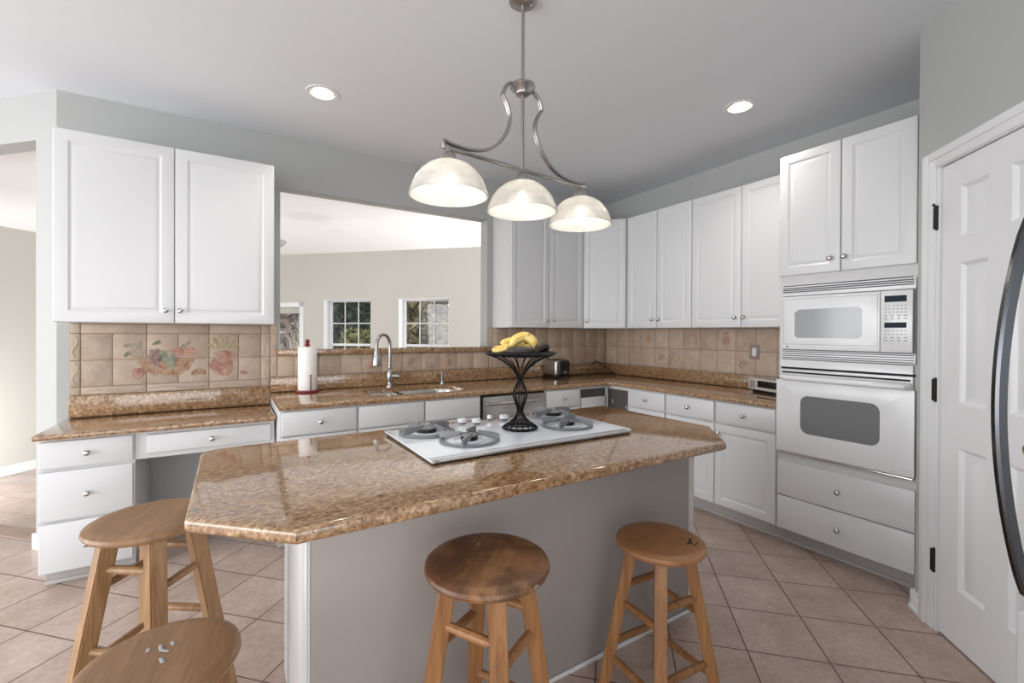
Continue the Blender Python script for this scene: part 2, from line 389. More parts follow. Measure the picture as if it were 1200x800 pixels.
# slab built as grid of rails and stiles with sunk raised panels
cols = [.002, .112, .256, .364, .508, DW-.002]; rows = [.008, .250, .864, 1.052, 1.660, 1.772, 1.990, 2.104]
for i in range(5):
    for j in range(7):
        x0, x1, z0, z1 = cols[i], cols[i+1], rows[j], rows[j+1]
        if i % 2 == 1 and j % 2 == 1:
            mb.nest([(x0, x1, z0, z1, t0), (x0+.006, x1-.006, z0+.006, z1-.006, t0+.004), (x0+.014, x1-.014, z0+.014, z1-.014, t0+.013), (x0+.022, x1-.022, z0+.022, z1-.022, t0+.013), (x0+.046, x1-.046, z0+.05, z1-.05, t0+.003)], cap_first=False)
        else: mb.nest([(x0, x1, z0, z1, t0+.002), (x0, x1, z0, z1, t0)], cap_first=False)
mb.box(.002, DW-.002, .0141, .035, .008, 2.104)
mb.box(.002, .0045, .002, .014, .008, 2.104); mb.box(DW-.0045, DW-.002, .002, .014, .008, 2.104)
bmesh.ops.remove_doubles(mb.bm, verts=mb.bm.verts, dist=.00005)
obj('door_panel', mb, TRIM, door, smooth=25)
for z0, z1 in ((.272, .372), (1.050, 1.148), (1.832, 1.932)):
    mb = MB(); mb.tube([(-.009, -.016, z0), (-.009, -.016, z1)], .0065, 10); mb.box(-.020, -.003, -.0245, -.0125, z0, z1, .001)
    mb.sphere((-.009, -.016, z1), .007); mb.sphere((-.009, -.016, z0), .007)
    if z1 > 1.9: mb.tube([(-.009, -.018, z1), (.016, -.045, z1+.002), (.03, -.05, z1+.002)], .0045, 8)
    obj('hinge', mb, BRONZE, door)
mb = MB(); mb.lathe([(0, 0), (.031, 0), (.031, .006), (.012, .012), (.011, .035), (.024, .045), (.027, .055), (.023, .065), (.012, .070), (0, .071)], 20, M=at(.531, -.0005, .955, RX))
k = obj('door_handle', mb, mat('brass', (196, 166, 104), .22, metal=1), door)

# ------------------------------------------------------------------ family room beyond (sunken)
ZF, ZFC = -.54, 2.69
mb = MB(); mb.prism([(-5, 3.2), (-.95, 3.9), (6.5, 3.9), (6.5, 3.2), (8, 3.2), (8, 12), (-8, 12), (-8, 3.2)], ZF-.1, ZF)
fl = struct('floor_family_room', mb, FTILE, smooth=0)
mb = MB(); mb.prism([(-4.2, 7.17), (-.93, 3.9), (5.9, 3.9), (-.7, 10.5)], ZFC, ZFC+.1); struct('ceiling_family_room', mb, CEIL2, smooth=0)
mb = MB(); mb.box(-.12, 0, -5.2, 0, ZF, ZFC); lw = struct('wall_family_left', mb, BEIGE, (-.7, 10.18, 0), -PI/4, smooth=0)
mb = MB(); mb.box(0, .016, -5.2, -.0, ZF, ZF+.13, .004); mb.box(0, .022, -5.2, 0, ZF, ZF+.04, .006); struct('baseboard_family_left', mb, TRIM, (-.7, 10.18, 0), -PI/4)
WLOC = (-.7, 10.18, 0); WR = -PI/4
def lx(x): return (x+.7)*math.sqrt(2)
WINS = [(lx(1.325), lx(1.95), .35, 1.898), (lx(2.309), lx(2.924), .35, 1.899)]
D3 = (1.25, lx(.994), ZF, 1.79)
mb = MB(); hs = [D3]+WINS; xprev = 0
for x0, x1, z0, z1 in hs:
    mb.box(xprev, x0, 0, .2, ZF, ZFC); mb.box(x0, x1, 0, .2, z1, ZFC)
    if z0 > ZF: mb.box(x0, x1, 0, .2, ZF, z0)
    xprev = x1
mb.box(xprev, 9.9, 0, .2, ZF, ZFC)
struct('wall_family_far', mb, BEIGE, WLOC, WR, smooth=0)
def window(name, x0, x1, z0, z1, cols, rows, label):
    r = bpy.data.objects.new(name, None); C.objects.link(r); r.location = WLOC; r.rotation_euler = (0, 0, WR); r['kind'] = 'structure'; r['label'] = label
    mb = MB(); f = .04
    mb.box(x0, x0+.012, .001, .13, z0, z1); mb.box(x1-.012, x1, .06, .13, z0, z1); mb.box(x0+.012, x1-.012, .001, .13, z1-.012, z1); mb.box(x0, x1, -.03, .13, z0, z0+.01)
    mb.box(x0+.014, x0+.014+f, .125, .175, z0+.01, z1-.014, .003); mb.box(x1-.014-f, x1-.014, .125, .175, z0+.01, z1-.014, .003); mb.box(x0+.014+f, x1-.014-f, .125, .175, z1-.014-f*.5, z1-.014, .003); mb.box(x0+.014+f, x1-.014-f, .125, .175, z0+.01, z0+.01+f, .003)
    obj('window_frame', mb, TRIM, r)
    gx0, gx1, gz0, gz1 = x0+.014+f, x1-.014-f, z0+.01+f, z1-.014-f*.5
    mb = MB()
    for i in range(1, cols): x = gx0+(gx1-gx0)*i/cols; mb.box(x-.008, x+.008, .142, .150, gz0, gz1)
    for j in range(1, rows): z = gz1-(gz1-gz0)*j/rows; h = .02 if j*2 == rows else .008; mb.box(gx0, gx1, .1415, .1505, z-h, z+h)
    obj('muntins', mb, TRIM, r)
    mb = MB(); mb.box(gx0, gx1, .153, .159, gz0, gz1); obj('pane', mb, PANE, r, 0)
    return r
window('window_1', *WINS[0], 3, 4, 'white grid window showing dark evergreens, left of the pair')
window('window_2', *WINS[1], 3, 4, 'white grid window showing pale sky at right, right of the pair')
r = window('window_3', *D3, 1, 1, 'white framed glazed opening at left edge of the pass-through view')
mb = MB(); mb.box(D3[1]-.002, D3[1]+.07, -.02, -.0005, ZF, 1.86, .004); mb.box(D3[0]-.07, D3[0]+.002, -.02, -.0005, ZF, 1.86, .004); mb.box(D3[0]-.07, D3[1]+.07, -.02, -.0005, 1.785, 1.86, .004)
obj('window_casing', mb, TRIM, r)
mb = MB(); mb.box(D3[0]+.02, D3[1]-.02, .02, .08, 1.67, 1.775, .004); obj('rolled_blind', mb, mat('grey_blind', (186, 186, 180), .8), r)
# bowl light hanging in the family room
t = thing('ceiling_light', 'alabaster bowl ceiling light seen through the pass-through, cut by its left edge', 'ceiling light', (.33, 5.8, ZFC))
mb = MB(); mb.lathe([(0, 0), (.07, 0), (.07, -.02), (.02, -.03), (0, -.03)], 20); mb.tube([(0, 0, -.02), (0, 0, -.34)], .008); obj('stem', mb, PNICK, t)
mb = MB(); mb.lathe([(.004, -.40), (.10, -.385), (.17, -.345), (.205, -.30), (.20, -.30), (.165, -.338), (.10, -.377), (.004, -.392)], 28, closed=True); obj('glass_bowl', mb, SHADE, t)

# ------------------------------------------------------------------ knobs, doors, drawers
def knob_mb(x, y, z, s=1.0):
    mb = MB(); mb.lathe([(0, .002), (.0075*s, .0), (.0065*s, .006), (.005*s, .012), (.010*s, .016), (.0145*s, .020), (.0155*s, .024), (.0135*s, .028), (.008*s, .031), (0, .032)], 16, M=at(x, y-.0002, z, RX)); return mb
def raised(parent, x0, x1, z0, z1, knob=None, st=.052, y=0, name='door'):
    yf = y-.021
    mb = MB(); L = [(x0, x1, z0, z1, y-.001), (x0, x1, z0, z1, yf+.005), (x0+.0025, x1-.0025, z0+.0025, z1-.0025, yf+.0012), (x0+.006, x1-.006, z0+.006, z1-.006, yf)]
    for d, dy in ((st, 0), (st+.005, .0035), (st+.010, .006), (st+.017, .006), (st+.024, .003), (st+.034, .0012), (st+.038, .0008)):
        L.append((x0+d, x1-d, z0+d, z1-d, yf+dy))
    mb.nest(L); o = obj(name, mb, WHITE, parent, smooth=22)
    if knob: obj('knob', knob_mb(knob[0], yf, knob[1]), NICK, o)
    return o
def slab(parent, x0, x1, z0, z1, knob=True, y=0, name='drawer'):
    yf = y-.021
    mb = MB(); mb.nest([(x0, x1, z0, z1, y-.001), (x0, x1, z0, z1, yf+.006), (x0+.002, x1-.002, z0+.002, z1-.002, yf+.002), (x0+.006, x1-.006, z0+.006, z1-.006, yf)])
    o = obj(name, mb, WHITE, parent, smooth=30)
    if knob: obj('knob', knob_mb((x0+x1)/2, yf, (z0+z1)/2), NICK, o)
    return o
def carcass(parent, x0, x1, y1, z0, z1, y0=0):
    mb = MB(); mb.box(x0, x1, y0, y1, z0, z1, .0015, seg=1); return obj('cabinet_box', mb, CARC, parent)
def toe(parent, x0, x1, d=.075, depth=.5, h=.105):
    mb = MB(); mb.box(x0, x1, d, depth, 0, h); mb.box(x0, x1, d-.012, d, 0, .022, .005); return obj('toe_kick', mb, TOE, parent)
ZT, ZB = 2.478, 1.398; HU = ZT-ZB
UY = 3.455
# left upper cabinet
t = thing('upper_cabinet', 'wide white two door wall cabinet over the fruit mural, left of the pass-through', 'cabinet', (-.846, UY, ZB))
W = 1.087; carcass(t, .003, W-.003, YA-UY-.001, 0, HU)
raised(t, .0, .541, .002, HU, (.500, .078), st=.062); raised(t, .545, W, .002, HU, (.571, .078), st=.062)
# right of pass-through on the back wall
t = thing('upper_cabinet', 'white two door wall cabinet just right of the pass-through opening', 'cabinet', (2.137, UY, ZB))
W = .866; carcass(t, 0, W, YA-UY-.001, 0, HU)
raised(t, .006, .434, .002, HU, (.405, .072)); raised(t, .440, W-.002, .002, HU, (.475, .072))
# diagonal corner
t = thing('upper_cabinet', 'white single door diagonal wall cabinet in the room corner', 'cabinet', (3.004, UY, ZB), math.atan2(-.315, .307))
inv = Matrix.Rotation(-math.atan2(-.315, .307), 2)
poly = [tuple(inv @ Vector((x-3.004, y-UY))) for x, y in ((3.006, UY), (3.311, 3.143), (XB-.001, 3.143), (XB-.001, YA-.001), (3.006, YA-.001))]
mb = MB(); mb.prism(poly, 0, HU); obj('cabinet_box', mb, CARC, t)
raised(t, .016, .424, .002, HU, (.042, .07))
# right wall uppers
BX = 3.311; BR = -PI/2
t = thing('upper_cabinet', 'white narrow two door wall cabinet on the right wall beside the corner cabinet', 'cabinet', (BX, 3.140, ZB), BR)
carcass(t, 0, .738, XB-BX-.001, 0, HU); raised(t, .018, .372, .002, HU, (.332, .078)); raised(t, .377, .736, .002, HU, (.405, .078))
t = thing('upper_cabinet', 'white two door wall cabinet on the right wall next to the oven tower', 'cabinet', (BX, 2.400, ZB), BR)
carcass(t, 0, .864, XB-BX-.001, 0, HU); raised(t, .002, .430, .002, HU, (.388, .078)); raised(t, .434, .863, .002, HU, (.457, .078))

# oven tower cabinet with cavities for the appliances
TX = 3.005
t = thing('oven_cabinet', 'tall white oven tower cabinet beside the pantry door', 'cabinet', (TX, 1.5345, 0), BR)
W = .685
mb = MB(); DP = XB-TX-.002
mb.box(0, .02, 0, DP, .105, ZT); mb.box(W-.02, W, 0, DP, .105, ZT); mb.box(.02, W-.02, DP-.02, DP, .105, ZT)
for z0, z1 in ((.105, .125), (.545, .590), (1.150, 1.175), (1.655, 1.722), (ZT-.02, ZT)): mb.box(.02, W-.02, 0, DP-.02, z0, z1)
mb.box(.02, W-.02, 0, .012, 1.72, ZT-.02); mb.box(.02, W-.02, 0, .012, .125, .545)
obj('cabinet_box', mb, CARC, t, 0); toe(t, 0, W, .075, .5)
raised(t, .002, .341, 1.7174, ZT, (.294, 1.797)); raised(t, .346, W-.002, 1.7174, ZT, (.365, 1.797))
slab(t, .0, W, .325, .545); slab(t, .0, W, .110, .320)
# wall oven
t = thing('wall_oven', 'white built-in wall oven with grey window under the microwave', 'oven', (TX, 1.5345, .592), BR)
def Z(z): return z-.592
mb = MB(); mb.box(.024, W-.024, 0, .5, Z(.597), Z(1.145)); mb.box(.018, W-.012, -.022, -.001, Z(1.048), Z(1.190), .003); obj('oven_body', mb, APPL, t)
mb = MB(); mb.box(.022, W-.002, -.0245, -.0215, Z(1.131), Z(1.144)); mb.box(.028, W-.022, -.0245, -.0215, Z(1.106), Z(1.116)); obj('vent_slot', mb, SLOT, t)
mb = MB(); win = rrect(.143, .541, Z(.742), Z(.974), .045)
# door with rounded window opening
def plate_y(mb, outer, holes, y0, y1, b, mi=0):
    M = Matrix(((1, 0, 0, 0), (0, 0, -1, 0), (0, 1, 0, 0), (0, 0, 0, 1)))   # z of plate -> -y
    mb.plate(outer, holes, -y1, -y0, b, mi, M); return mb
plate_y(mb, rrect(.0, W, Z(.612), Z(1.062), .004, 2), [win[::-1]], -.040, -.003, .004)
d = obj('oven_door', mb, APPL, t, 25)
mb = MB(); plate_y(mb, inset(win, .0004), [], -.036, -.02, 0); obj('oven_window', mb, OVGLASS, d, 0)
mb = MB(); hp = [(.036, -.036, Z(1.084)), (.045, -.058, Z(1.082)), (.075, -.074, Z(1.080))]+[(.075+.5*k/8+.002, -.076-.006*math.sin(PI*k/8), Z(1.0795)) for k in range(1, 8)]+[(.600, -.074, Z(1.080)), (.645, -.062, Z(1.080)), (.660, -.036, Z(1.081))]
mb.tube(hp, .0165, 12, flat=1.0); obj('oven_handle', mb, APPL, d)
mb = MB(); mb.box(.006, W-.006, -.030, -.001, Z(.596), Z(.607), .003); obj('trim_strip', mb, NICK, t)
# microwave
t = thing('microwave', 'white built-in microwave with grey window and keypad above the wall oven', 'microwave', (TX, 1.5345, 1.19), BR)
def Z(z): return z-1.19
mb = MB(); mb.box(.03, W-.03, 0, .4, Z(1.20), Z(1.64))
mb.box(.022, .682, -.020, -.001, Z(1.193), Z(1.2495), .003); mb.box(.022, .682, -.020, -.001, Z(1.5885), Z(1.648), .003); obj('microwave_body', mb, APPL, t)
mb = MB()
for z in (1.2025, 1.2155, 1.2285, 1.2415): mb.box(.026, .676, -.0212, -.0198, Z(z)-.0022, Z(z)+.0022)
obj('vent_grille', mb, GRIL, t); mb = MB()
for z in (1.612, 1.624, 1.636): mb.box(.028, .674, -.0212, -.0198, Z(z)-.0035, Z(z)+.0035)
obj('vent_grille', mb, GRIL, t)
mb = MB(); mb.box(.024, .680, -.012, -.001, Z(1.250), Z(1.588)); obj('surround', mb, APPG, t)
mwin = [(.105, 1.34), (.118, 1.327), (.440, 1.327), (.455, 1.342), (.455, 1.49), (.440, 1.505), (.128, 1.500), (.105, 1.482)]
mwin = [(x, Z(z)) for x, z in mwin]
mb = MB(); plate_y(mb, [(.029, Z(1.2555)), (.5355, Z(1.2555)), (.5355, Z(1.583)), (.029, Z(1.583))], [mwin[::-1]], -.034, -.012, .004)
d = obj('microwave_door', mb, APPL, t, 25)
mb = MB(); plate_y(mb, inset(mwin, .0004), [], -.031, -.018, 0); obj('microwave_window', mb, MWGLASS, d, 0)
mb = MB()
for a in ((.040, .526, 1.287, 1.2885), (.040, .526, 1.5665, 1.568), (.040, .0415, 1.287, 1.568), (.5245, .526, 1.287, 1.568)): mb.box(a[0], a[1], -.0344, -.0338, Z(a[2]), Z(a[3]))
obj('door_line', mb, APPG, d, 0)
mb = MB(); mb.lathe([(0, 0), (.0075, 0), (.0075, .0012), (0, .0012)], 20, M=at(.062, -.0339, Z(1.272), RX)); mb.lathe([(.0055, .001), (.0065, .001), (.0065, .0016), (.0055, .0016)], 20, 1, closed=True, M=at(.062, -.0339, Z(1.272), RX))
for a in (0, 1, 2, 3): mb.tube([(.062+.0035*math.cos(a*PI/2), -.0354, Z(1.272)+.0035*math.sin(a*PI/2)), (.062+.001*math.cos(a*PI/2+1), -.0354, Z(1.272)+.001*math.sin(a*PI/2+1))], .0006, 5, 1)
obj('round_badge', mb, [INK, APPL], d)
mb = MB(); mb.box(.5375, .6725, -.033, -.012, Z(1.2555), Z(1.583), .003); d = obj('control_panel', mb, APPL, t)
for za, zb_ in ((1.523, 1.556), (1.386, 1.414)): mb = MB(); mb.box(.555, .648, -.0342, -.0328, Z(za), Z(zb_)); obj('display', mb, LCD, d, 0)
mb = MB()
for z in (1.504, 1.486, 1.468, 1.450, 1.434, 1.370, 1.352, 1.334, 1.318):
    if z == 1.370: obj('keypad', mb, INK, d, 0); mb = MB()
    n = 6 if z in (1.504, 1.486, 1.468, 1.370, 1.352) else 4
    for k in range(n):
        x = .560+.084*k/(n-1); hw = .0035 if n == 6 else .0065
        mb.box(x-hw, x+hw, -.0338, -.0328, Z(z)-.002, Z(z)+.002)
obj('keypad', mb, INK, d, 0)

# ------------------------------------------------------------------ base cabinets
AY = 3.059; AD = YA-AY-.003; ZK = .866
def fronts(t, x0, x1, z0=.116, z1=.700, knobr=True): raised(t, x0, x1, z0, z1, ((x1-.035) if knobr else (x0+.035), z1-.06))
t = thing('base_cabinet', 'white base cabinet with one drawer left of the sink, beside the desk', 'cabinet', (.243, AY, 0))
carcass(t, 0, .462, AD, .105, ZK); toe(t, 0, .462); slab(t, .012, .455, .708, .857); fronts(t, .012, .455)
t = thing('base_cabinet', 'white sink base cabinet with two plain knobless fronts under the faucet', 'cabinet', (.706, AY, 0))
mb = MB(); mb.box(0, .922, 0, .02, .105, ZK); mb.box(0, .018, .02, AD, .105, ZK); mb.box(.904, .922, .02, AD, .105, ZK); mb.box(.018, .904, .02, AD, .105, .125); obj('cabinet_box', mb, CARC, t, 0)
toe(t, 0, .922); slab(t, .008, .461, .710, .856, False, name='false_front'); slab(t, .473, .916, .710, .856, False, name='false_front'); fronts(t, .008, .461); fronts(t, .473, .916, knobr=False)
t = thing('base_cabinet', 'white base cabinet with one small drawer right of the dishwasher', 'cabinet', (2.246, AY, 0))
carcass(t, 0, .386, AD, .105, ZK); toe(t, 0, .386); slab(t, .008, .372, .712, .857); fronts(t, .008, .372)
# corner base with missing front: dark openings
BY = 3.005
t = thing('corner_cabinet', 'corner base cabinet with its front missing and dark openings showing', 'cabinet', (2.633, AY, 0))
x = lambda v: v-2.633
y = lambda v: v-AY
mb = MB()
mb.box(0, .012, 0, .02, .105, ZK); mb.box(.012, x(3.025), 0, .02, .845, ZK); mb.box(x(2.962), x(2.985), .002, .02, .105, .845)
mb.box(x(3.005), x(3.025), y(2.815), y(3.079), .835, ZK); mb.box(x(3.005), x(3.025), y(2.815), y(2.836), .105, .835)
mb.prism([(0, .02), (x(3.025), .02), (x(3.025), y(2.815)), (x(XB)-.004, y(2.815)), (x(XB)-.004, AD), (0, AD)], .085, .105); obj('face_frame', mb, CARC, t, 0)
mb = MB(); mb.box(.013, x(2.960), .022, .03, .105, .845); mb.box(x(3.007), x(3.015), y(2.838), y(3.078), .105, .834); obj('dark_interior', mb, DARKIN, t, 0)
mb = MB(); mb.box(.018, x(2.940), -.004, .012, .58, .768, .003); obj('inner_panel', mb, WHITE, t)
mb = MB(); mb.box(x(2.99), x(3.004), y(3.00), y(3.03), .70, .745, .002); obj('hinge', mb, NICK, t); mb = MB(); mb.box(x(2.993), x(3.004), y(2.842), y(2.856), .655, .705, .002); obj('hinge', mb, NICK, t)
# right wall bases
BD = XB-BY-.003
t = thing('base_cabinet', 'white base cabinet with one drawer beside the dark corner opening', 'cabinet', (BY, 2.814, 0), BR)
carcass(t, 0, .396, BD, .105, ZK); toe(t, 0, .396); slab(t, .010, .390, .710, .857); fronts(t, .010, .390)
t = thing('base_cabinet', 'white base cabinet with two drawers over two doors beside the oven tower', 'cabinet', (BY, 2.417, 0), BR)
carcass(t, 0, .880, BD, .105, ZK); toe(t, 0, .880); slab(t, .006, .432, .710, .859); slab(t, .446, .868, .712, .859); fronts(t, .006, .434, z1=.698); fronts(t, .440, .870, z1=.698, knobr=False)
# dishwasher
t = thing('dishwasher', 'stainless steel dishwasher with bar handle between sink and small drawer', 'dishwasher', (1.632, AY, 0))
mb = MB(); mb.box(.004, .608, .001, .56, .105, .860); mb.box(.004, .608, .06, .5, 0, .105); obj('tub', mb, BLACK, t)
mb = MB(); mb.box(.014, .604, -.022, -.0005, .11, .850, .004); d = obj('dishwasher_door', mb, STEEL, t)
mb = MB(); mb.tube([(.055, -.02, .797), (.060, -.046, .797), (.085, -.056, .797), (.30, -.060, .797), (.53, -.056, .797), (.552, -.046, .797), (.557, -.02, .797)], .0125, 12); obj('dishwasher_handle', mb, STEEL, d)
# desk: drawer pedestal and pencil drawer
DY = 3.2534; DD = YA-DY-.003
t = thing('drawer_unit', 'white three drawer desk pedestal at the left end of the desk counter', 'drawers', (-.850, DY, 0))
carcass(t, .004, .385, DD, .077, .783); toe(t, .012, .380, .05, .48, .077); slab(t, .0, .378, .627, .769); slab(t, .0, .378, .353, .611); slab(t, .0, .378, .082, .340)
t = thing('desk_apron', 'white shallow pencil drawer hung under the desk counter', 'drawer', (-.464, DY, .625))
mb = MB(); mb.box(0, .694, 0, .02, 0, .158); mb.box(.02, .06, .02, DD, .05, .158); mb.box(.634, .674, .02, DD, .05, .158); mb.box(.06, .634, .02, .4, .04, .05); obj('apron_frame', mb, CARC, t, 0)
slab(t, .052, .672, .030, .136)

# ------------------------------------------------------------------ counters
t = thing('desk_counter', 'lower speckled brown granite desk counter under the fruit mural', 'countertop', (0, 0, .784))
mb = MB(); mb.plate([(-.862, 3.190), (.2372, 3.190), (.2372, YA-.001), (-.862, YA-.001)], [], 0, .032, .011); obj('granite_slab', mb, GRAN, t)
mb = MB(); mb.box(-.852, .2372, 3.742, YA-.001, .0325, .163, .003); obj('splash_strip', mb, GRAN, t)
# sink cut-outs
def sink_hole(): return [(.835, 3.30), (.85, 3.235), (.90, 3.19), (1.00, 3.155), (1.10, 3.135), (1.30, 3.125), (1.46, 3.14), (1.545, 3.19), (1.59, 3.27), (1.60, 3.38), (1.59, 3.49), (1.545, 3.545), (1.45, 3.57), (1.20, 3.575), (1.02, 3.565), (.90, 3.54), (.85, 3.49), (.835, 3.42)]
SH = sink_hole()
t = thing('kitchen_counter', 'speckled brown granite L shaped counter around the sink and corner', 'countertop', (0, 0, .868))
mb = MB(); mb.plate([(.238, 3.022), (2.90, 3.022), (2.95, 3.005), (2.968, 2.955), (2.968, 1.537), (XB-.001, 1.537), (XB-.001, YA-.001), (.238, YA-.001)], [SH[::-1]], 0, .034, .011); obj('granite_slab', mb, GRAN, t)
mb = MB(); mb.box(.241, XB-.001, 3.742, YA-.001, .0345, .144, .003); mb.box(XB-.022, XB-.001, 1.537, 3.7415, .0345, .144, .003); obj('splash_strip', mb, GRAN, t)
t = thing('sink', 'double bowl stainless steel sink sunk in the granite counter', 'sink', (0, 0, .868))
def bowl(mb, poly, depth):
    t_ = bmesh.new(); L = []
    for i, z in ((-.012, -.0006), (0, -.0006), (.006, -.02), (.012, -depth+.03), (.035, -depth)): L.append([t_.verts.new((x_, y_, z)) for x_, y_ in inset(poly, i)])
    n = len(poly)
    for a, b in zip(L, L[1:]):
        for k in range(n): t_.faces.new((a[k], a[(k+1) % n], b[(k+1) % n], b[k]))
    t_.faces.new(L[-1]); mb.add(t_)
mb = MB(); bowl(mb, [p for p in SH if p[0] >= 1.14]+[(1.14, 3.572), (1.14, 3.132)], .21); obj('large_bowl', mb, SINKS, t)
mb = MB(); bowl(mb, [(1.10, 3.140), (1.10, 3.57)]+[p for p in SH if p[0] < 1.10 and p[1] > 3.36][:]+[p for p in SH if p[0] < 1.10 and p[1] <= 3.36], .17); obj('small_bowl', mb, SINKS, t)
mb = MB(); mb.box(1.102, 1.138, 3.14, 3.568, -.03, -.012, .005); obj('divider', mb, SINKS, t)
# island
t = thing('island_cabinet', 'pale grey painted island base under the big granite top', 'island', (0, 0, 0))
mb = MB(); mb.box(.190, 1.880, 1.379, 1.985, .0, .866, .002); obj('island_body', mb, ISLP, t)
mb = MB(); mb.box(.184, .1895, 1.378, 1.99, 0, .866, .001); mb.box(.178, .1838, 1.378, 1.46, 0, .862, .002); mb.box(.178, .1838, 1.90, 1.99, 0, .862, .002); obj('end_panel', mb, WHITE, t)
mb = MB(); mb.box(1.880, 1.912, 1.372, 1.99, 0, .866, .003); obj('corner_strip', mb, mat('island_strip', (206, 202, 198), .45), t)
mb = MB(); mb.box(.19, 1.905, 1.368, 1.3785, 0, .018, .004); obj('base_moulding', mb, TRIM, t)
t = tag(obj('island_counter', MB().plate([(-.097, 1.312), (.122, 1.104), (1.735, 1.096), (1.962, 1.322), (1.946, 2.045), (.04, 2.045), (-.06, 2.035), (-.099, 2.00)], [], .867, .904, .013, seg=4), GRAN), 'large speckled brown granite island top with clipped corners', 'countertop')

# sill of the pass-through
tag(obj('pass_through_ledge', MB().box(X0-.018, X1+.02, YA-.038, YA-.0008, ZS, 1.217, .005, seg=3).box(X0+.0005, X1-.0005, YA-.006, YA+.16, ZS+.0003, 1.2168), GRAN), 'narrow granite ledge along the bottom of the pass-through opening', 'ledge')

# ------------------------------------------------------------------ tile backsplash
def tiles(mb, rects, y, t=.010, M=None):
    for x0, x1, z0, z1 in rects:
        g = .0022; dz = random.uniform(0, .0012)
        mb.box(x0+g, x1-g, y-t-dz, y-.002, z0+g, z1-g, .0028, M=M, seg=2)
t = thing('tile_backsplash', 'tumbled tile panel with painted fruit mural above the desk counter', 'backsplash', (0, 0, 0))
yb = YA-.001
mb = MB(); mb.box(-.850, .236, yb-.006, yb, .948, 1.397); obj('grout_bed', mb, GROUT, t, 0)
mb = MB(); R = []
mx = [-.799, -.649, -.479, -.311, -.138, .037, .178]; mz = [1.001, 1.166, 1.334]
for i in range(6):
    for j in range(2): R.append((mx[i], mx[i+1], mz[j], mz[j+1]))
tiles(mb, R, yb); obj('mural_tiles', mb, MTILE, t)
mb = MB(); R = [(-.849, -.799, .95, 1.001), (-.849, -.799, 1.001, 1.166), (-.849, -.799, 1.166, 1.334), (-.849, -.799, 1.334, 1.396), (.178, .235, .95, 1.001), (.178, .235, 1.001, 1.166), (.178, .235, 1.166, 1.334), (.178, .235, 1.334, 1.396)]
for a, b in ((-.799, -.479), (-.479, -.138), (-.138, .178)): R += [(a, b, .95, 1.001), (a, b, 1.334, 1.396)]
tiles(mb, R, yb, .013)
def scurve(x0, z0, x1, z1, a):
    n = 14; dx, dz = x1-x0, z1-z0; L = math.hypot(dx, dz); px_, pz_ = -dz/L, dx/L
    return [(x0+dx*k/n+px_*a*math.sin(2*PI*k/n), yb-.0145, z0+dz*k/n+pz_*a*math.sin(2*PI*k/n)) for k in range(n+1)]
for x_, z0, z1 in ((-.824, 1.02, 1.15), (-.824, 1.185, 1.315), (.206, 1.02, 1.15), (.206, 1.185, 1.315)): mb.tube(scurve(x_, z0, x_, z1, .012), .003, 6)
for x0, x1 in ((-.77, -.50), (-.46, -.16), (-.11, .16)): mb.tube(scurve(x0, .975, x1, .975, .010), .003, 6)
obj('border_tiles', mb, MTILE, t)
PAINT = [('basket', (158, 116, 86)), ('leafgreen', (104, 112, 92)), ('grapeviolet', (112, 84, 92)), ('vineleaf', (98, 124, 102)), ('fruitred', (166, 104, 88)), ('peach', (184, 132, 104)), ('jugrose', (164, 112, 98)), ('straw', (160, 150, 108)), ('pear', (154, 116, 82)), ('rose', (150, 98, 90))]
def paint(n, c):
    mt = mat('mural_paint_'+n, c, .6); q = NT(mt); f = q.noise(42, 5, .75); g = q.noise(16, 4, .6)
    dk = tuple(int(v*.72) for v in c); lt = tuple(int(v*.45+188*.55) if i_ == 0 else int(v*.45+(166, 146)[i_-1]*.55) for i_, v in enumerate(c))
    q.col(q.mix(q.ramp(g, [(.40, (0, 0, 0)), (.66, (210, 210, 210))]), q.ramp(f, [(.36, dk), (.5, c), (.64, lt)]), (188, 166, 146))); return mt
PM = [paint(n, c) for n, c in PAINT]; PI_ = {n: i for i, (n, c) in enumerate(PAINT)}
mb = MB(); lay = [0]
def ell(cx, cz, rx, rz, col, rot=0, n=16):
    lay[0] += 1; y_ = yb-.0113-.00004*lay[0]; pts = []
    for k in range(n):
        a = 2*PI*k/n; wob = 1+.10*math.sin(3*a+lay[0]); u, v = rx*wob*math.cos(a), rz*wob*math.sin(a)
        pts.append((cx+u*math.cos(rot)-v*math.sin(rot), cz+u*math.sin(rot)+v*math.cos(rot)))
    M_ = Matrix(((1, 0, 0, 0), (0, 0, -1, 0), (0, 1, 0, 0), (0, 0, 0, 1)))
    mb.prism(pts, -y_-.0003, -y_, 0, PI_[col], M_)
def poly(pts, col):
    lay[0] += 1; y_ = yb-.0113-.00004*lay[0]; M_ = Matrix(((1, 0, 0, 0), (0, 0, -1, 0), (0, 1, 0, 0), (0, 0, 0, 1)))
    mb.prism(pts, -y_-.0003, -y_, 0, PI_[col], M_)
poly([(-.526, 1.169), (-.502, 1.105), (-.45, 1.06), (-.302, 1.056), (-.251, 1.089), (-.22, 1.161)][::-1], 'basket')
for a in ((-.567, 1.259, .032, .011, .2), (-.516, 1.262, .011, .030, -.4), (-.572, 1.203, .026, .012, .7), (-.426, 1.273, .026, .013, .5), (-.267, 1.263, .035, .012, .6)): ell(*a[:4], 'leafgreen', a[4])
for x0, z0, x1, z1 in ((-.567, 1.259, -.51, 1.17), (-.516, 1.262, -.50, 1.17), (-.572, 1.203, -.52, 1.17), (-.267, 1.263, -.30, 1.19)): poly([(x0, z0), (x0+.004, z0), (x1+.004, z1), (x1, z1)][::-1], 'leafgreen')
ell(-.304, 1.21, .026, .030, 'fruitred'); ell(-.246, 1.209, .032, .030, 'peach'); ell(-.335, 1.215, .026, .026, 'fruitred')
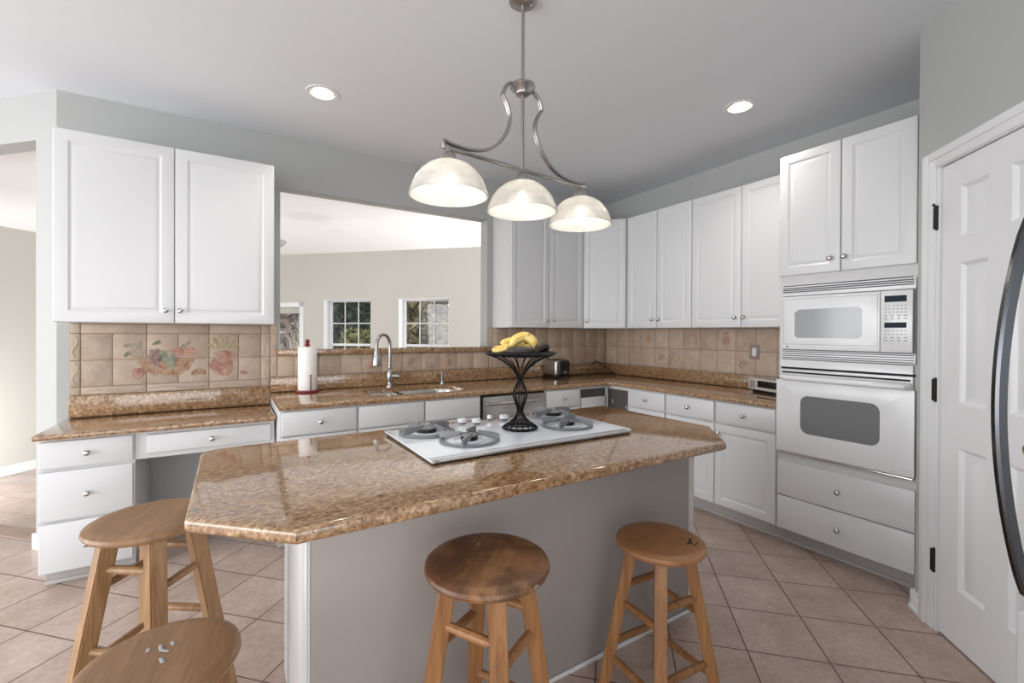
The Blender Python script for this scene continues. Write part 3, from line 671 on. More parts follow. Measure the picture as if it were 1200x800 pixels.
for a in ((-.45, 1.212), (-.421, 1.215), (-.395, 1.205), (-.435, 1.188), (-.41, 1.182), (-.445, 1.151), (-.422, 1.158), (-.428, 1.128), (-.46, 1.185)): ell(a[0], a[1], .016, .018, 'grapeviolet')
ell(-.362, 1.170, .040, .046, 'vineleaf', .3); ell(-.345, 1.128, .022, .036, 'vineleaf', -.2); ell(-.385, 1.20, .024, .022, 'vineleaf')
ell(-.521, 1.075, .034, .038, 'rose'); ell(-.521, 1.075, .02, .022, 'jugrose'); ell(-.199, 1.072, .044, .022, 'pear', .2); ell(-.165, 1.062, .014, .012, 'rose')
ell(-.06, 1.114, .070, .074, 'jugrose'); ell(-.06, 1.190, .050, .026, 'jugrose'); ell(.01, 1.17, .018, .03, 'jugrose', .4)
for a in ((-.093, 1.262, .012, .048, .35), (-.066, 1.272, .010, .055, .1), (-.038, 1.277, .010, .055, -.2), (-.01, 1.258, .010, .045, -.7), (.015, 1.25, .010, .03, -1.1), (-.125, 1.245, .009, .04, .9), (-.16, 1.23, .008, .035, 1.1)): ell(*a[:4], 'straw', a[4])
ell(.064, 1.056, .018, .015, 'rose'); ell(.082, 1.052, .012, .011, 'grapeviolet')
obj('painted_mural', mb, PM, t, 0)
# main backsplash: under the ledge, left strip, right part, right wall
t = thing('tile_backsplash', 'tumbled beige tile splashback behind the sink and around the corner to the oven', 'backsplash', (0, 0, 0))
yb = YA-.0012; zt0, zt1, zt2 = 1.0135, 1.205, 1.396
mb = MB(); mb.box(.2365, X0-.02, yb-.006, yb, zt0, zt2); mb.box(X0-.02, X1+.02, yb-.006, yb, zt0, ZS-.001); mb.box(X1+.021, XB-.002, yb-.006, yb, zt0, zt2); mb.box(XB-.0075, XB-.0015, 1.537, yb-.006, zt0, zt2); obj('grout_bed', mb, GROUT, t, 0)
mb = MB(); R = []
R += [(.2365, X0-.02, zt0, 1.166), (.2365, X0-.02, 1.166, 1.334), (.2365, X0-.02, 1.334, zt2)]
ux = [.286, .4, .573, .735, .903, 1.069, 1.245, 1.418, 1.584, 1.755, 1.924, 2.09]
for a, b in zip(ux, ux[1:]): R.append((a, b, zt0, ZS-.002))
rx_ = [2.099, 2.128]+[2.128+.1685*k for k in range(1, 9)]+[XB-.011]
for a, b in zip(rx_, rx_[1:]): R += [(a, b, zt0, zt1), (a, b, zt1, zt2)]
tiles(mb, R, yb)
MBW = Matrix.Translation((XB-.0012, 0, 0)) @ Matrix.Rotation(-PI/2, 4, 'Z')    # local x -> -y, local y -> +x
by = [3.755, 3.575, 3.402, 3.232, 3.05, 2.885, 2.715, 2.543, 2.375, 2.202, 2.032, 1.862, 1.690, 1.538]
R = []
for a, b in zip(by, by[1:]): R += [(-a if a < 3.7 else -a+.013, -b, zt0, zt1), (-a if a < 3.7 else -a+.013, -b, zt1, zt2)]
tiles(mb, R, 0, M=MBW)
obj('field_tiles', mb, WTILE, t)
# relief tiles
REL = mat('relief_tile', (166, 140, 120), .6); RRED = mat('relief_red', (186, 142, 122), .6); RYEL = mat('relief_ochre', (196, 172, 124), .6)
def relief(M, kind):
    mb = MB()
    if kind == 'weave':
        mb.box(-.045, .045, -.003, 0, -.045, .045, .002)
        for k in range(4): mb.box(-.040+.021*k, -.026+.021*k, -.007, -.003, -.040, .040, .002, 1); mb.box(-.042, .042, -.0065, -.003, -.039+.021*k, -.028+.021*k, .002, 1)
        for s_ in (-.046, .046): mb.tube([(s_, -.004, -.05), (s_, -.004, .05)], .004, 6, 1); mb.tube([(-.05, -.004, s_), (.05, -.004, s_)], .004, 6, 1)
        mats = [REL, WTILE]
    elif kind == 'apple':
        mb.sphere((0, 0, -.01), .030, 0, (1, .15, 1)); mb.tube([(0, -.003, .018), (.006, -.003, .035)], .003, 6, 1); mb.sphere((.016, -.001, .028), .013, 1, (1, .2, .5)); mats = [RRED, REL]
    elif kind == 'jar':
        mb.sphere((0, 0, -.012), .036, 0, (1, .14, .9)); mb.box(-.02, .02, -.004, 0, .018, .03, .001, 0); mb.sphere((0, 0, .052), .028, 1, (1, .12, .35)); mb.box(-.012, .012, -.007, -.003, -.03, .008, .001, 1); mats = [RRED, REL]
    elif kind == 'banana':
        pts = [(-.04+.08*k/8, -.002, -.012+.05*((k-3)/8.0)**2*2) for k in range(9)]; mb.tube(pts, [.003, .007, .009, .010, .010, .010, .009, .007, .003], 8); mats = [RYEL]
    else:
        pts = [(.035*math.cos(a/6*PI), -.003, .03*math.sin(a/6*PI)) for a in range(0, 9)]; mb.tube(pts, .004, 6); mb.sphere((0, 0, 0), .014, 0, (1, .25, 1)); mats = [REL]
    o = obj('relief_motif', mb, mats, t); o.data.transform(M); return o
ya_ = YA-.0128
for x_, z_, k_ in ((2.225, 1.300, 'weave'), (3.396, 1.298, 'weave'), (.655, 1.092, 'weave'), (.985, 1.09, 'apple'), (1.50, 1.092, 'weave'), (1.67, 1.092, 'jar'), (1.33, 1.092, 'sprig'), (2.72, 1.11, 'sprig'), (3.31, 1.11, 'apple')):
    relief(Matrix.Translation((x_, ya_, z_)), k_)
for y_, z_, k_ in ((3.132, 1.300, 'apple'), (2.624, 1.300, 'weave'), (2.288, 1.300, 'jar'), (2.80, 1.105, 'banana'), (3.301, 1.108, 'weave'), (2.13, 1.09, 'sprig'), (2.96, 1.108, 'sprig')):
    relief(Matrix.Translation((XB-.0128, y_, z_)) @ Matrix.Rotation(-PI/2, 4, 'Z'), k_)
# switch plate
t = thing('light_switch', 'stone coloured switch plate with white rocker on the right tiled wall', 'switch', (XB-.013, 2.039, 1.203), BR)
mb = MB(); mb.box(-.039, .039, -.007, 0, -.058, .058, .003); obj('switch_plate', mb, mat('switch_plate', (146, 132, 120), .5), t)
mb = MB(); mb.box(-.017, .017, -.011, -.007, -.034, .034, .002); obj('rocker', mb, TRIM, t)

# ------------------------------------------------------------------ pendant over the island
def dirv(a): return Vector((math.cos(a), math.sin(a), 0))
t = thing('island_pendant', 'brushed nickel three shade island light hanging over the cooktop', 'pendant light', (1.083, 1.648, ZC), math.radians(6.3))
zl = lambda z: z-ZC
mb = MB(); mb.lathe([(0, 0), (.062, 0), (.062, -.010), (.045, -.022), (.012, -.028), (0, -.028)], 28); mb.sphere((.028, -.02, -.024), .006); obj('canopy', mb, PNICK, t)
mb = MB(); mb.tube([(0, 0, -.02), (0, 0, zl(2.07))], .0075, 12); obj('rod', mb, PNICK, t)
mb = MB(); mb.lathe([(0, zl(2.452)), (.018, zl(2.452)), (.032, zl(2.444)), (.055, zl(2.436)), (.057, zl(2.428)), (.050, zl(2.420)), (.034, zl(2.408)), (.030, zl(2.396)), (.014, zl(2.390)), (0, zl(2.390))], 28); obj('hub', mb, PNICK, t)
def cr(P, n=6):
    out = []; P = [Vector(p) for p in P]
    for i in range(len(P)-1):
        a, b, c, d = P[max(i-1, 0)], P[i], P[i+1], P[min(i+2, len(P)-1)]
        for k in range(n):
            s_ = k/n; out.append(.5*((2*b)+(c-a)*s_+(2*a-5*b+4*c-d)*s_*s_+(3*b-a-3*c+d)*s_**3))
    out.append(P[-1]); return out
for sg in (-1, 1):
    a1 = cr([(0.028, 0, 2.405), (.060, 0, 2.425), (.092, 0, 2.405), (.112, 0, 2.360)])
    a2 = cr([(.112, 0, 2.360), (.088, 0, 2.325), (.072, 0, 2.275), (.085, 0, 2.215), (.130, 0, 2.150), (.195, 0, 2.105), (.275, 0, 2.085), (.350, 0, 2.083), (.398, 0, 2.092)])
    mb = MB()
    for a in (a1, a2):
        P = [(sg*p.x, 0, zl(p.z)) for p in a]
        for dy in (-.006, .006): mb.tube([(p[0], dy, p[2]) for p in P], .0062, 8)
    obj('scroll_arm', mb, PNICK, t)
mb = MB(); mb.box(-.402, .402, -.013, .013, zl(2.060), zl(2.070), .003)
for sx_ in (-.398, .398): mb.box(sx_-.006, sx_+.006, -.014, .014, zl(2.066), zl(2.094), .003)
obj('cross_bar', mb, PNICK, t)
for sx_ in (-.37, 0, .37):
    M_ = Matrix.Translation((sx_, 0, 0))
    mb = MB(); mb.lathe([(0, zl(2.062)), (.012, zl(2.060)), (.014, zl(2.052)), (.024, zl(2.044)), (.032, zl(2.026)), (.034, zl(2.010)), (.030, zl(2.006)), (0, zl(2.006))], 24, M=M_); obj('socket_cup', mb, PNICK, t)
    prof = [(.030, 2.016), (.060, 2.008), (.090, 1.992), (.116, 1.968), (.136, 1.938), (.149, 1.905), (.155, 1.880)]
    prof += [(r-.005, z) for r, z in prof[::-1]][0:1]+[(r-.005, z-.003) for r, z in prof[::-1]][1:]
    mb = MB(); mb.lathe([(r, zl(z)) for r, z in prof], 40, M=M_, closed=True); obj('glass_shade', mb, SHADE, t)
    mb = MB(); mb.lathe([(0, zl(1.885)), (.014, zl(1.888)), (.025, zl(1.899)), (.030, zl(1.915)), (.027, zl(1.935)), (.018, zl(1.955)), (.014, zl(1.975)), (.014, zl(2.005))], 20, M=M_); obj('bulb', mb, BULBM, t)
# recessed lights
for (x_, y_), lb in zip(CANS, ('lit recessed ceiling downlight above the pass-through side, left one', 'lit recessed ceiling downlight in front of the right wall cabinets, right one')):
    t = thing('recessed_light', lb, 'ceiling light', (x_, y_, ZC), group=None)
    mb = MB(); mb.lathe([(.070, -.004), (.094, -.004), (.096, -.001), (.096, -.0003), (.077, -.0003), (.070, .004)], 32, closed=True); obj('trim_ring', mb, TRIM, t)
    mb = MB(); mb.lathe([(.0768, .001), (.070, .05), (.060, .085), (.0, .085)], 32); obj('reflector', mb, mat('grey_reflector', (120, 116, 112), .35, metal=.6), t)
    mb = MB(); mb.lathe([(0, .022), (.030, .026), (.044, .040), (.046, .060), (.03, .084)], 24); obj('bulb', mb, CANM, t)
    sl = bpy.data.lights.new('downlight_lamp', 'SPOT'); sl.energy = 20; sl.spot_size = 2.4; sl.spot_blend = 1; sl.shadow_soft_size = .06; sl.color = (1, .95, .88)
    so_ = bpy.data.objects.new('downlight_lamp', sl); C.objects.link(so_); so_.location = (0, 0, -.012); so_.parent = t

# ------------------------------------------------------------------ cooktop
t = thing('cooktop', 'white glass gas cooktop set in the granite island', 'cooktop', (0, 0, .9045))
mb = MB(); mb.plate([(.567, 1.404), (1.508, 1.404), (1.545, 1.440), (1.545, 1.950), (.567, 1.950)], [], .006, .013, .002); obj('glass_top', mb, GLASSTOP, t)
mb = MB(); mb.plate([(.574, 1.412), (1.502, 1.412), (1.537, 1.446), (1.537, 1.942), (.574, 1.942)], [], 0, .0058, 0); obj('black_rim', mb, BLACK, t, 0)
mb = MB(); mb.box(.570, 1.512, 1.4025, 1.4105, .006, .0135, .002)
for x_ in (.58, 1.500): mb.box(x_-.012, x_+.012, 1.401, 1.412, .004, .0145, .002)
obj('front_trim', mb, STEEL, t)
mb = MB(); mb.box(.572, 1.506, 1.411, 1.447, .0128, .0142, .0006); obj('front_band', mb, mat('grey_glass_band', (196, 197, 200), .2), t)
for bx, by_, big, ph in ((.712, 1.825, 1, .3), (.806, 1.603, 0, .9), (1.420, 1.860, 1, .1), (1.330, 1.632, 0, .6)):
    R_ = .118
    mb = MB(); mb.lathe([(0, .014), (.060, .014), (.062, .016), (.052, .019), (0, .019)], 28, 1); mb.lathe([(.030, .019), (.034+.010*big, .019), (.034+.010*big, .034), (.030, .034)], 24, 0, closed=True)
    mb.lathe([(0, .034), (.033+.010*big, .034), (.035+.010*big, .037), (.030+.010*big, .041), (0, .043)], 24, 2)
    b_ = obj('burner', mb, [BLACK, GLASSTOP, GRATE], t); b_.data.transform(Matrix.Translation((bx, by_, 0)))
    mb = MB(); mb.lathe([(R_-.010, .0135), (R_, .0135), (R_+.002, .018), (R_-.002, .024), (R_-.010, .024)], 40, closed=True)
    for k in range(4):
        a = ph+k*PI/2; d_ = dirv(a); n_ = Vector((-d_.y, d_.x, 0)); tt = bmesh.new(); L = []
        for (r, z0, z1, w_) in ((R_+.004, .014, .046, .004), (R_-.02, .022, .050, .004), (R_-.055, .032, .052, .004), (.030, .046, .054, .0035)):
            c_ = d_*r+n_*(.018*(1-(r/R_)**2))
            L.append([tt.verts.new(c_+n_*s1*w_+Vector((0, 0, z))) for s1, z in ((-1, z0), (1, z0), (1, z1), (-1, z1))])
        for A_, B_ in zip(L, L[1:]):
            for q_ in range(4): tt.faces.new((A_[q_], A_[(q_+1) % 4], B_[(q_+1) % 4], B_[q_]))
        tt.faces.new(L[0][::-1]); tt.faces.new(L[-1]); bmesh.ops.recalc_face_normals(tt, faces=tt.faces); mb.add(tt)
    g_ = obj('grate', mb, GRATE, t); g_.data.transform(Matrix.Translation((bx, by_, 0)))
for kx, ky, kr in ((.930, 1.925, .022), (.985, 1.885, .022), (1.085, 1.935, .013), (1.150, 1.905, .023)):
    mb = MB(); mb.lathe([(0, .0132), (kr*.75, .0132), (kr*.75, .019), (0, .019)], 20, 1, M=Matrix.Translation((kx, ky, 0))); mb.lathe([(0, .019), (kr*.95, .019), (kr, .024), (kr*.96, .034), (kr*.8, .037), (0, .037)], 24, 0, M=Matrix.Translation((kx, ky, 0)))
    obj('control_knob', mb, [APPL, BLACK], t)

# fruit stand
SX, SY = 1.105, 1.690; SZ = .9181
t = thing('fruit_stand', 'black wire pedestal fruit stand standing on the cooktop', 'fruit stand', (SX, SY, SZ))
prof = [(.076, .006), (.066, .016), (.045, .030), (.026, .048), (.016, .066), (.0125, .082), (.015, .098), (.023, .118), (.030, .142), (.0325, .158), (.029, .175), (.020, .195), (.0135, .210), (.013, .228), (.018, .243), (.030, .262), (.048, .281), (.075, .302), (.108, .320), (.140, .331), (.158, .338)]
mb = MB(); NW = 16
for k in range(NW):
    a = 2*PI*k/NW; mb.tube([(r*math.cos(a), r*math.sin(a), z) for r, z in prof], .0027, 5)
obj('wire_stem', mb, IRON, t)
def ring(mb, r, z, th, n=40): mb.lathe([(r-th, z), (r, z-th), (r+th, z), (r, z+th)], n, closed=True)
for r, z, th in ((.076, .006, .006), (.060, .020, .003), (.044, .031, .003), (.0135, .084, .0035), (.032, .160, .0025), (.013, .220, .004)): mb = MB(); ring(mb, r, z, th); obj('wire_ring', mb, IRON, t)
mb = MB(); ring(mb, .158, .341, .006, 48); ring(mb, .150, .334, .003, 48); mb.lathe([(0, .322), (.06, .322), (.11, .326), (.152, .338), (.152, .341), (.11, .329), (.06, .325), (0, .325)], 36); obj('top_dish', mb, IRON, t)
e1 = Vector((rt.x, rt.y, 0)); e2 = Vector((fw.x, fw.y, 0)).normalized()
def banana(pts, r, mats, label, group=None):
    P = cr([Vector((SX, SY, SZ+.325))+e1*p[0]+e2*p[1]+Vector((0, 0, p[2])) for p in pts], 5); n = len(P)
    rr = [r*(.42+.58*min(1, math.sin(PI*min(max((i/(n-1))*.94+.03, 0), 1))*1.6)) for i in range(n)]
    t_ = thing('banana', label, 'banana', tuple(P[n//2])); off = Matrix.Translation(-P[n//2])
    mb = MB(); mb.tube(P, rr, 7, 0, M=off); obj('peel', mb, mats[0], t_, 50)
    d_ = (P[0]-P[1]).normalized(); mb = MB(); mb.tube([P[0]-d_*.002, P[0]+d_*.012, P[0]+d_*.024], [rr[0]*1.02, rr[0]*.6, rr[0]*.55], 7, M=off)
    d_ = (P[-1]-P[-2]).normalized(); mb.tube([P[-1]-d_*.002, P[-1]+d_*.006], [rr[-1]*1.02, rr[-1]*.5], 7, M=off); obj('tip', mb, mats[1], t_)
Y2 = (BAN, BANTIP)
banana([(-.122, -.045, .030), (-.095, -.060, .032), (-.060, -.062, .040), (-.030, -.050, .030)], .019, Y2, 'small yellow banana lying at the left front of the fruit stand')
banana([(-.088, -.010, .050), (-.060, .0, .062), (-.020, .008, .066), (.012, .0, .046)], .021, Y2, 'yellow banana with dark stem end pointing left on the pile')
banana([(-.042, -.048, .050), (-.020, -.036, .078), (.016, -.028, .092), (.050, -.028, .074), (.066, -.030, .040)], .022, Y2, 'arched yellow banana forming the top of the fruit pile')
banana([(-.010, .040, .036), (.008, .046, .066), (.030, .048, .080), (.060, .046, .066), (.078, .040, .036)], .021, Y2, 'arched yellow banana with brown bruise behind the top one')
banana([(-.010, -.004, .030), (.020, -.002, .040), (.050, .0, .036), (.074, .004, .026)], .017, Y2, 'yellow banana tucked under the arched one at the middle of the pile')
D2 = (BANDARK, BANTIP)
banana([(-.06, -.085, .024), (-.02, -.100, .030), (.03, -.095, .030), (.06, -.078, .024)], .018, D2, 'blackened banana lying at the front of the stand below the yellow ones')
banana([(.070, -.066, .024), (.085, -.045, .044), (.108, -.02, .048), (.122, .02, .030)], .018, D2, 'blackened banana arched at the right side of the fruit stand')
banana([(.03, .088, .026), (.06, .092, .034), (.09, .080, .034), (.115, .055, .028)], .017, D2, 'blackened banana lying flat at the back right of the stand')

# ------------------------------------------------------------------ counter objects
ZK2 = .9022
t = thing('faucet', 'brushed nickel gooseneck pull-down kitchen faucet behind the sink', 'faucet', (1.105, 3.660, ZK2))
mb = MB(); mb.lathe([(0, 0), (.030, 0), (.030, .008), (.022, .016), (.019, .028), (.024, .050), (.028, .080), (.027, .110), (.019, .135), (.015, .150), (.020, .156), (.020, .166), (.014, .172), (0, .172)], 24); obj('faucet_body', mb, PNICK, t)
fd = Vector((-.80, -.60, 0)).normalized()
gp = [Vector((0, 0, .165)), Vector((0, 0, .25)), Vector((0, 0, .33))]
for k in range(0, 9): a = PI*k/8*.97; gp.append(Vector((0, 0, .345))+fd*(.085*(1-math.cos(a)))+Vector((0, 0, .085*math.sin(a))))
gp.append(fd*.172+Vector((0, 0, .30)))
mb = MB(); mb.tube(gp, .0135, 12); obj('gooseneck', mb, PNICK, t)
mb = MB(); b_ = fd*.173; mb.lathe([(0, .305), (.018, .305), (.021, .298), (.020, .285), (.027, .262), (.034, .222), (.033, .185), (.026, .178), (0, .178)], 20, M=Matrix.Translation(b_)); obj('spray_head', mb, PNICK, t)
mb = MB(); mb.tube([(.018, -.01, .085), (.06, -.03, .085)], [.018, .015], 12); mb.sphere((.066, -.033, .085), .016); mb.tube([(.064, -.034, .088), (.072, -.045, .130), (.074, -.048, .142)], [.006, .005, .007], 8); obj('lever', mb, PNICK, t)
t = thing('soap_dispenser', 'small brushed nickel soap dispenser at the right rear of the sink', 'soap dispenser', (1.575, 3.665, ZK2))
mb = MB(); mb.lathe([(0, 0), (.022, 0), (.022, .006), (.015, .012), (.012, .03), (.016, .04), (.016, .06), (.008, .066), (.008, .078), (.017, .082), (.017, .098), (.006, .104), (0, .104)], 20); obj('pump', mb, PNICK, t)
mb = MB(); mb.tube([(0, 0, .090), (-.02, -.03, .092), (-.034, -.052, .086)], .005, 8); obj('spout', mb, PNICK, t)
t = thing('paper_towel_holder', 'dark red paper towel stand left of the sink', 'paper towel holder', (.478, 3.645, ZK2))
mb = MB(); mb.lathe([(0, 0), (.078, 0), (.082, .004), (.080, .010), (.068, .014), (0, .014)], 32); obj('base', mb, REDL, t)
mb = MB(); mb.tube([(0, 0, .012), (0, 0, .345)], .010, 12); mb.lathe([(0, .338), (.016, .340), (.019, .347), (.016, .356), (.010, .360), (.017, .372), (.014, .388), (.004, .394), (0, .394)], 16); obj('post', mb, REDL, t)
ad = Vector((-.478, -3.645, 0)).normalized(); sd = Vector((-ad.y, ad.x, 0))
ap = ad*.074+sd*(.022)
mb = MB(); mb.tube([(ap.x, ap.y, .01), (ap.x, ap.y, .125)], .0045, 8); mb.sphere((ap.x, ap.y, .127), .006); obj('arm', mb, REDL, t)
tr = thing('paper_towel_roll', 'white paper towel roll standing on the dark red holder', 'paper towels', (.478, 3.645, ZK2+.0145))
mb = MB(); mb.lathe([(.020, 0), (.064, 0), (.066, .003), (.066, .317), (.064, .320), (.020, .320)], 36, closed=True); obj('paper', mb, PAPER, tr)
# toaster
t = thing('toaster', 'stainless steel toaster with black end panel in the counter corner', 'toaster', (2.80, 3.500, ZK2), 0)
mb = MB(); mb.box(-.085, .085, .01, .225, .018, .178, .022, seg=4); obj('toaster_body', mb, STEEL, t)
mb = MB(); mb.box(-.088, .088, .0, .23, .004, .022, .006); obj('toaster_base', mb, BLACK, t)
mb = MB(); mb.box(-.052, .078, -.006, .012, .03, .168, .012, seg=3); mb.box(-.06, .06, .03, .205, .1775, .181, .002); p_ = obj('end_panel', mb, BLACK, t)
mb = MB(); mb.box(-.01, .036, -.030, -.006, .118, .134, .005); obj('lever', mb, BLACK, p_)
mb = MB(); mb.lathe([(0, 0), (.017, 0), (.016, .012), (0, .013)], 16, M=at(.012, -.006, .058, RX)); mb.lathe([(0, 0), (.007, 0), (.006, .006), (0, .006)], 12, M=at(.052, -.006, .052, RX)); mb.lathe([(0, 0), (.007, 0), (.006, .006), (0, .006)], 12, M=at(-.028, -.006, .052, RX)); obj('dial', mb, NICK, p_)
mb = MB(); mb.tube(cr([(-.02, .215, .10), (-.05, .19, .24), (-.085, .16, .262), (-.125, .14, .256)]), .0065, 8); mb.tube(cr([(.08, .20, .05), (.125, .17, .05), (.128, .14, .10), (.10, .12, .13), (.082, .12, .10)]), .0045, 8); obj('power_cord', mb, BLACK, t)
tag(obj('cord', MB().tube(cr([(3.40, 3.722, 1.02), (3.45, 3.712, 1.035), (3.50, 3.68, 1.0), (3.545, 3.62, .93), (3.56, 3.56, .9085)]), .006, 8), BLACK), 'black power cord hanging onto the counter in the room corner', 'cord')
# small silver radio
t = thing('clock_radio', 'small silver radio with dark display on the counter beside the oven tower', 'radio', (3.405, 1.975, ZK2), math.radians(-108))
mb = MB(); mb.box(.0, .33, .0, .125, .024, .108, .006, seg=3); obj('radio_case', mb, mat('silver_plastic', (196, 192, 186), .35), t)
mb = MB(); mb.box(.018, .075, -.002, .004, .036, .098, .002); obj('speaker_grille', mb, mat('grille_grey', (150, 146, 142), .6, bump=(600, .8)), t)
mb = MB(); mb.box(.095, .285, -.002, .004, .046, .096, .002); obj('radio_display', mb, BLACK, t)
mb = MB(); mb.box(.03, .30, .015, .11, .0, .0245, .004); obj('foot_shadow', mb, BLACK, t)  # black block: the feet plus the shadow under the case, modelled solid

# ------------------------------------------------------------------ stools
def stool(x_, y_, hgt, r, rot, spread, label, seatm, rung_z, scuff=None, grain=0, lh=.0205, tw=0, sm=None, legm=None):
    legm = legm or WOODL
    t = thing('bar_stool', label, 'stool', (x_, y_, 0), rot, group='wooden bar stools around the island')
    th = .032
    mb = MB(); mb.lathe([(0, hgt-th), (r-.016, hgt-th), (r-.004, hgt-th+.007), (r, hgt-th*.5), (r-.003, hgt-.007), (r-.014, hgt-.001), (r*.8, hgt), (0, hgt-.003)], 48, M=None); so = obj('seat', mb, seatm, t)
    so.data.transform(Matrix.Rotation(grain, 4, 'Z')); 
    so.rotation_euler = (0, 0, -grain)
    so.data.transform(Matrix.Identity(4))
    rt_ = r*.60; zt_ = hgt-th+.004; L = []
    def leg(k, z):
        a = k*PI/2; f_ = (zt_-z)/zt_; return dirv(a)*(rt_+(spread-rt_)*f_)+Vector((0, 0, z))
    for k in range(4):
        mb = MB(); a = k*PI/2; d_ = dirv(a); n_ = Vector((-d_.y, d_.x, 0)); h_ = lh; d_ = Matrix.Rotation(tw, 3, 'Z') @ d_; n_ = Matrix.Rotation(tw, 3, 'Z') @ n_; tt = bmesh.new(); LL = []
        for z in (0, zt_):
            c_ = leg(k, z); LL.append([tt.verts.new(c_+(d_*u+n_*v)) for u, v in ((-h_, -h_), (h_, -h_), (h_, h_), (-h_, h_))])
        for q_ in range(4): tt.faces.new((LL[0][q_], LL[0][(q_+1) % 4], LL[1][(q_+1) % 4], LL[1][q_]))
        tt.faces.new(LL[0][::-1]); tt.faces.new(LL[1]); bmesh.ops.recalc_face_normals(tt, faces=tt.faces)
        bmesh.ops.bevel(tt, geom=tt.edges[:], offset=.004, segments=2, affect='EDGES'); mb.add(tt); obj('leg', mb, legm, t)
    for k in range(4):
        for z in rung_z[k % 2]:
            a_, b_ = leg(k, z), leg((k+1) % 4, z); mb = MB(); P = [a_.lerp(b_, s_) for s_ in (.03, .2, .5, .8, .97)]; mb.tube(P, [.009, .0125, .0135, .0125, .009], 10); obj('rung', mb, legm, t)
    if scuff:
        mb = MB()
        for P in scuff: mb.tube([(p[0], p[1], hgt-.0005) for p in P], .004, 6, flat=.3)
        obj('scuff_mark', mb, sm or SCUFF, t)
    return t
stool(-.225, 1.890, .735, .178, math.radians(-80), .225, 'tall wooden bar stool by the desk drawers, standing left of the island corner', WOODS, ((.30, .54), (.36, .60)), grain=.5, lh=.0235, tw=.35)
stool(-.137, 1.273, .610, .158, math.radians(-62), .205, 'short wooden bar stool nearest the camera, lower left and cut by the frame', WOODS, ((.20, .40), (.25, .45)), grain=.6, lh=.022, sm=mat('pale_paint_mark', (178, 178, 180), .7), scuff=[[(-.05, .02), (-.03, .012), (-.01, .02)], [(-.04, .04), (-.025, .035)], [(.0, .0), (.02, -.004)], [(-.06, .0), (-.05, -.006)]])
stool(.590, 1.062, .738, .170, math.radians(-106), .215, 'tall wooden bar stool with dark worn paint spotted seat at the island front', WOODW, ((.25, .52), (.31, .58)), grain=.5, legm=WOODM)
stool(1.317, 1.084, .610, .157, math.radians(-139), .205, 'short wooden bar stool with black scorch mark on its seat, right of the worn one', WOODO, ((.20, .42), (.15, .36)), scuff=[[(-.02, .10), (.01, .105), (.02, .12)], [(-.02, .10), (-.03, .108)], [(.02, .09), (.0, .10)], [(-.005, .122), (.004, .128)]], grain=.5, legm=WOODM)

# ------------------------------------------------------------------ fridge
t = thing('refrigerator', 'steel refrigerator at the right edge with a dark arched handle', 'refrigerator', (1.174, .190, 0), DR)
mb = MB(); mb.box(.004, .90, .066, .72, .03, 1.775, .006); mb.box(.03, .87, .1, .68, 0, .03); obj('cabinet_shell', mb, mat('fridge_side_grey', (150, 152, 154), .4), t)
mb = MB(); mb.box(.0, .90, .0, .062, .885, 1.78, .012, seg=3); d = obj('fridge_door', mb, FRIDGE, t)
def arch(z0, z1, n=22): return [(.016, -.004-.043*math.sin(PI*k/n)**.8, z0+(z1-z0)*k/n) for k in range(n+1)]
P = arch(.905, 1.550); mb = MB(); tt = bmesh.new(); L = []
for i, p in enumerate(P):
    p = Vector(p); d_ = (Vector(P[min(i+1, len(P)-1)])-Vector(P[max(i-1, 0)])).normalized(); n_ = Vector((0, -d_.z, d_.y)); wv = .0085
    L.append([tt.verts.new(p+Vector((s1*wv, 0, 0))+n_*s2*.0075) for s1, s2 in ((-1, -1), (1, -1), (1, .6), (.5, 1), (-.5, 1), (-1, .6))])
for A_, B_ in zip(L, L[1:]):
    for q_ in range(6): tt.faces.new((A_[q_], A_[(q_+1) % 6], B_[(q_+1) % 6], B_[q_]))
tt.faces.new(L[0][::-1]); tt.faces.new(L[-1]); bmesh.ops.recalc_face_normals(tt, faces=tt.faces); mb.add(tt)
obj('door_handle', mb, HANDLE, d)
mb = MB(); mb.box(.0, .90, -.012, .062, .06, .875, .012, seg=3); obj('freezer_drawer', mb, FRIDGE, t)
mb = MB(); mb.tube([(.12, -.004, .66), (.13, -.045, .66), (.45, -.055, .66), (.77, -.045, .66), (.78, -.004, .66)], .012, 10); obj('drawer_handle', mb, HANDLE, t)

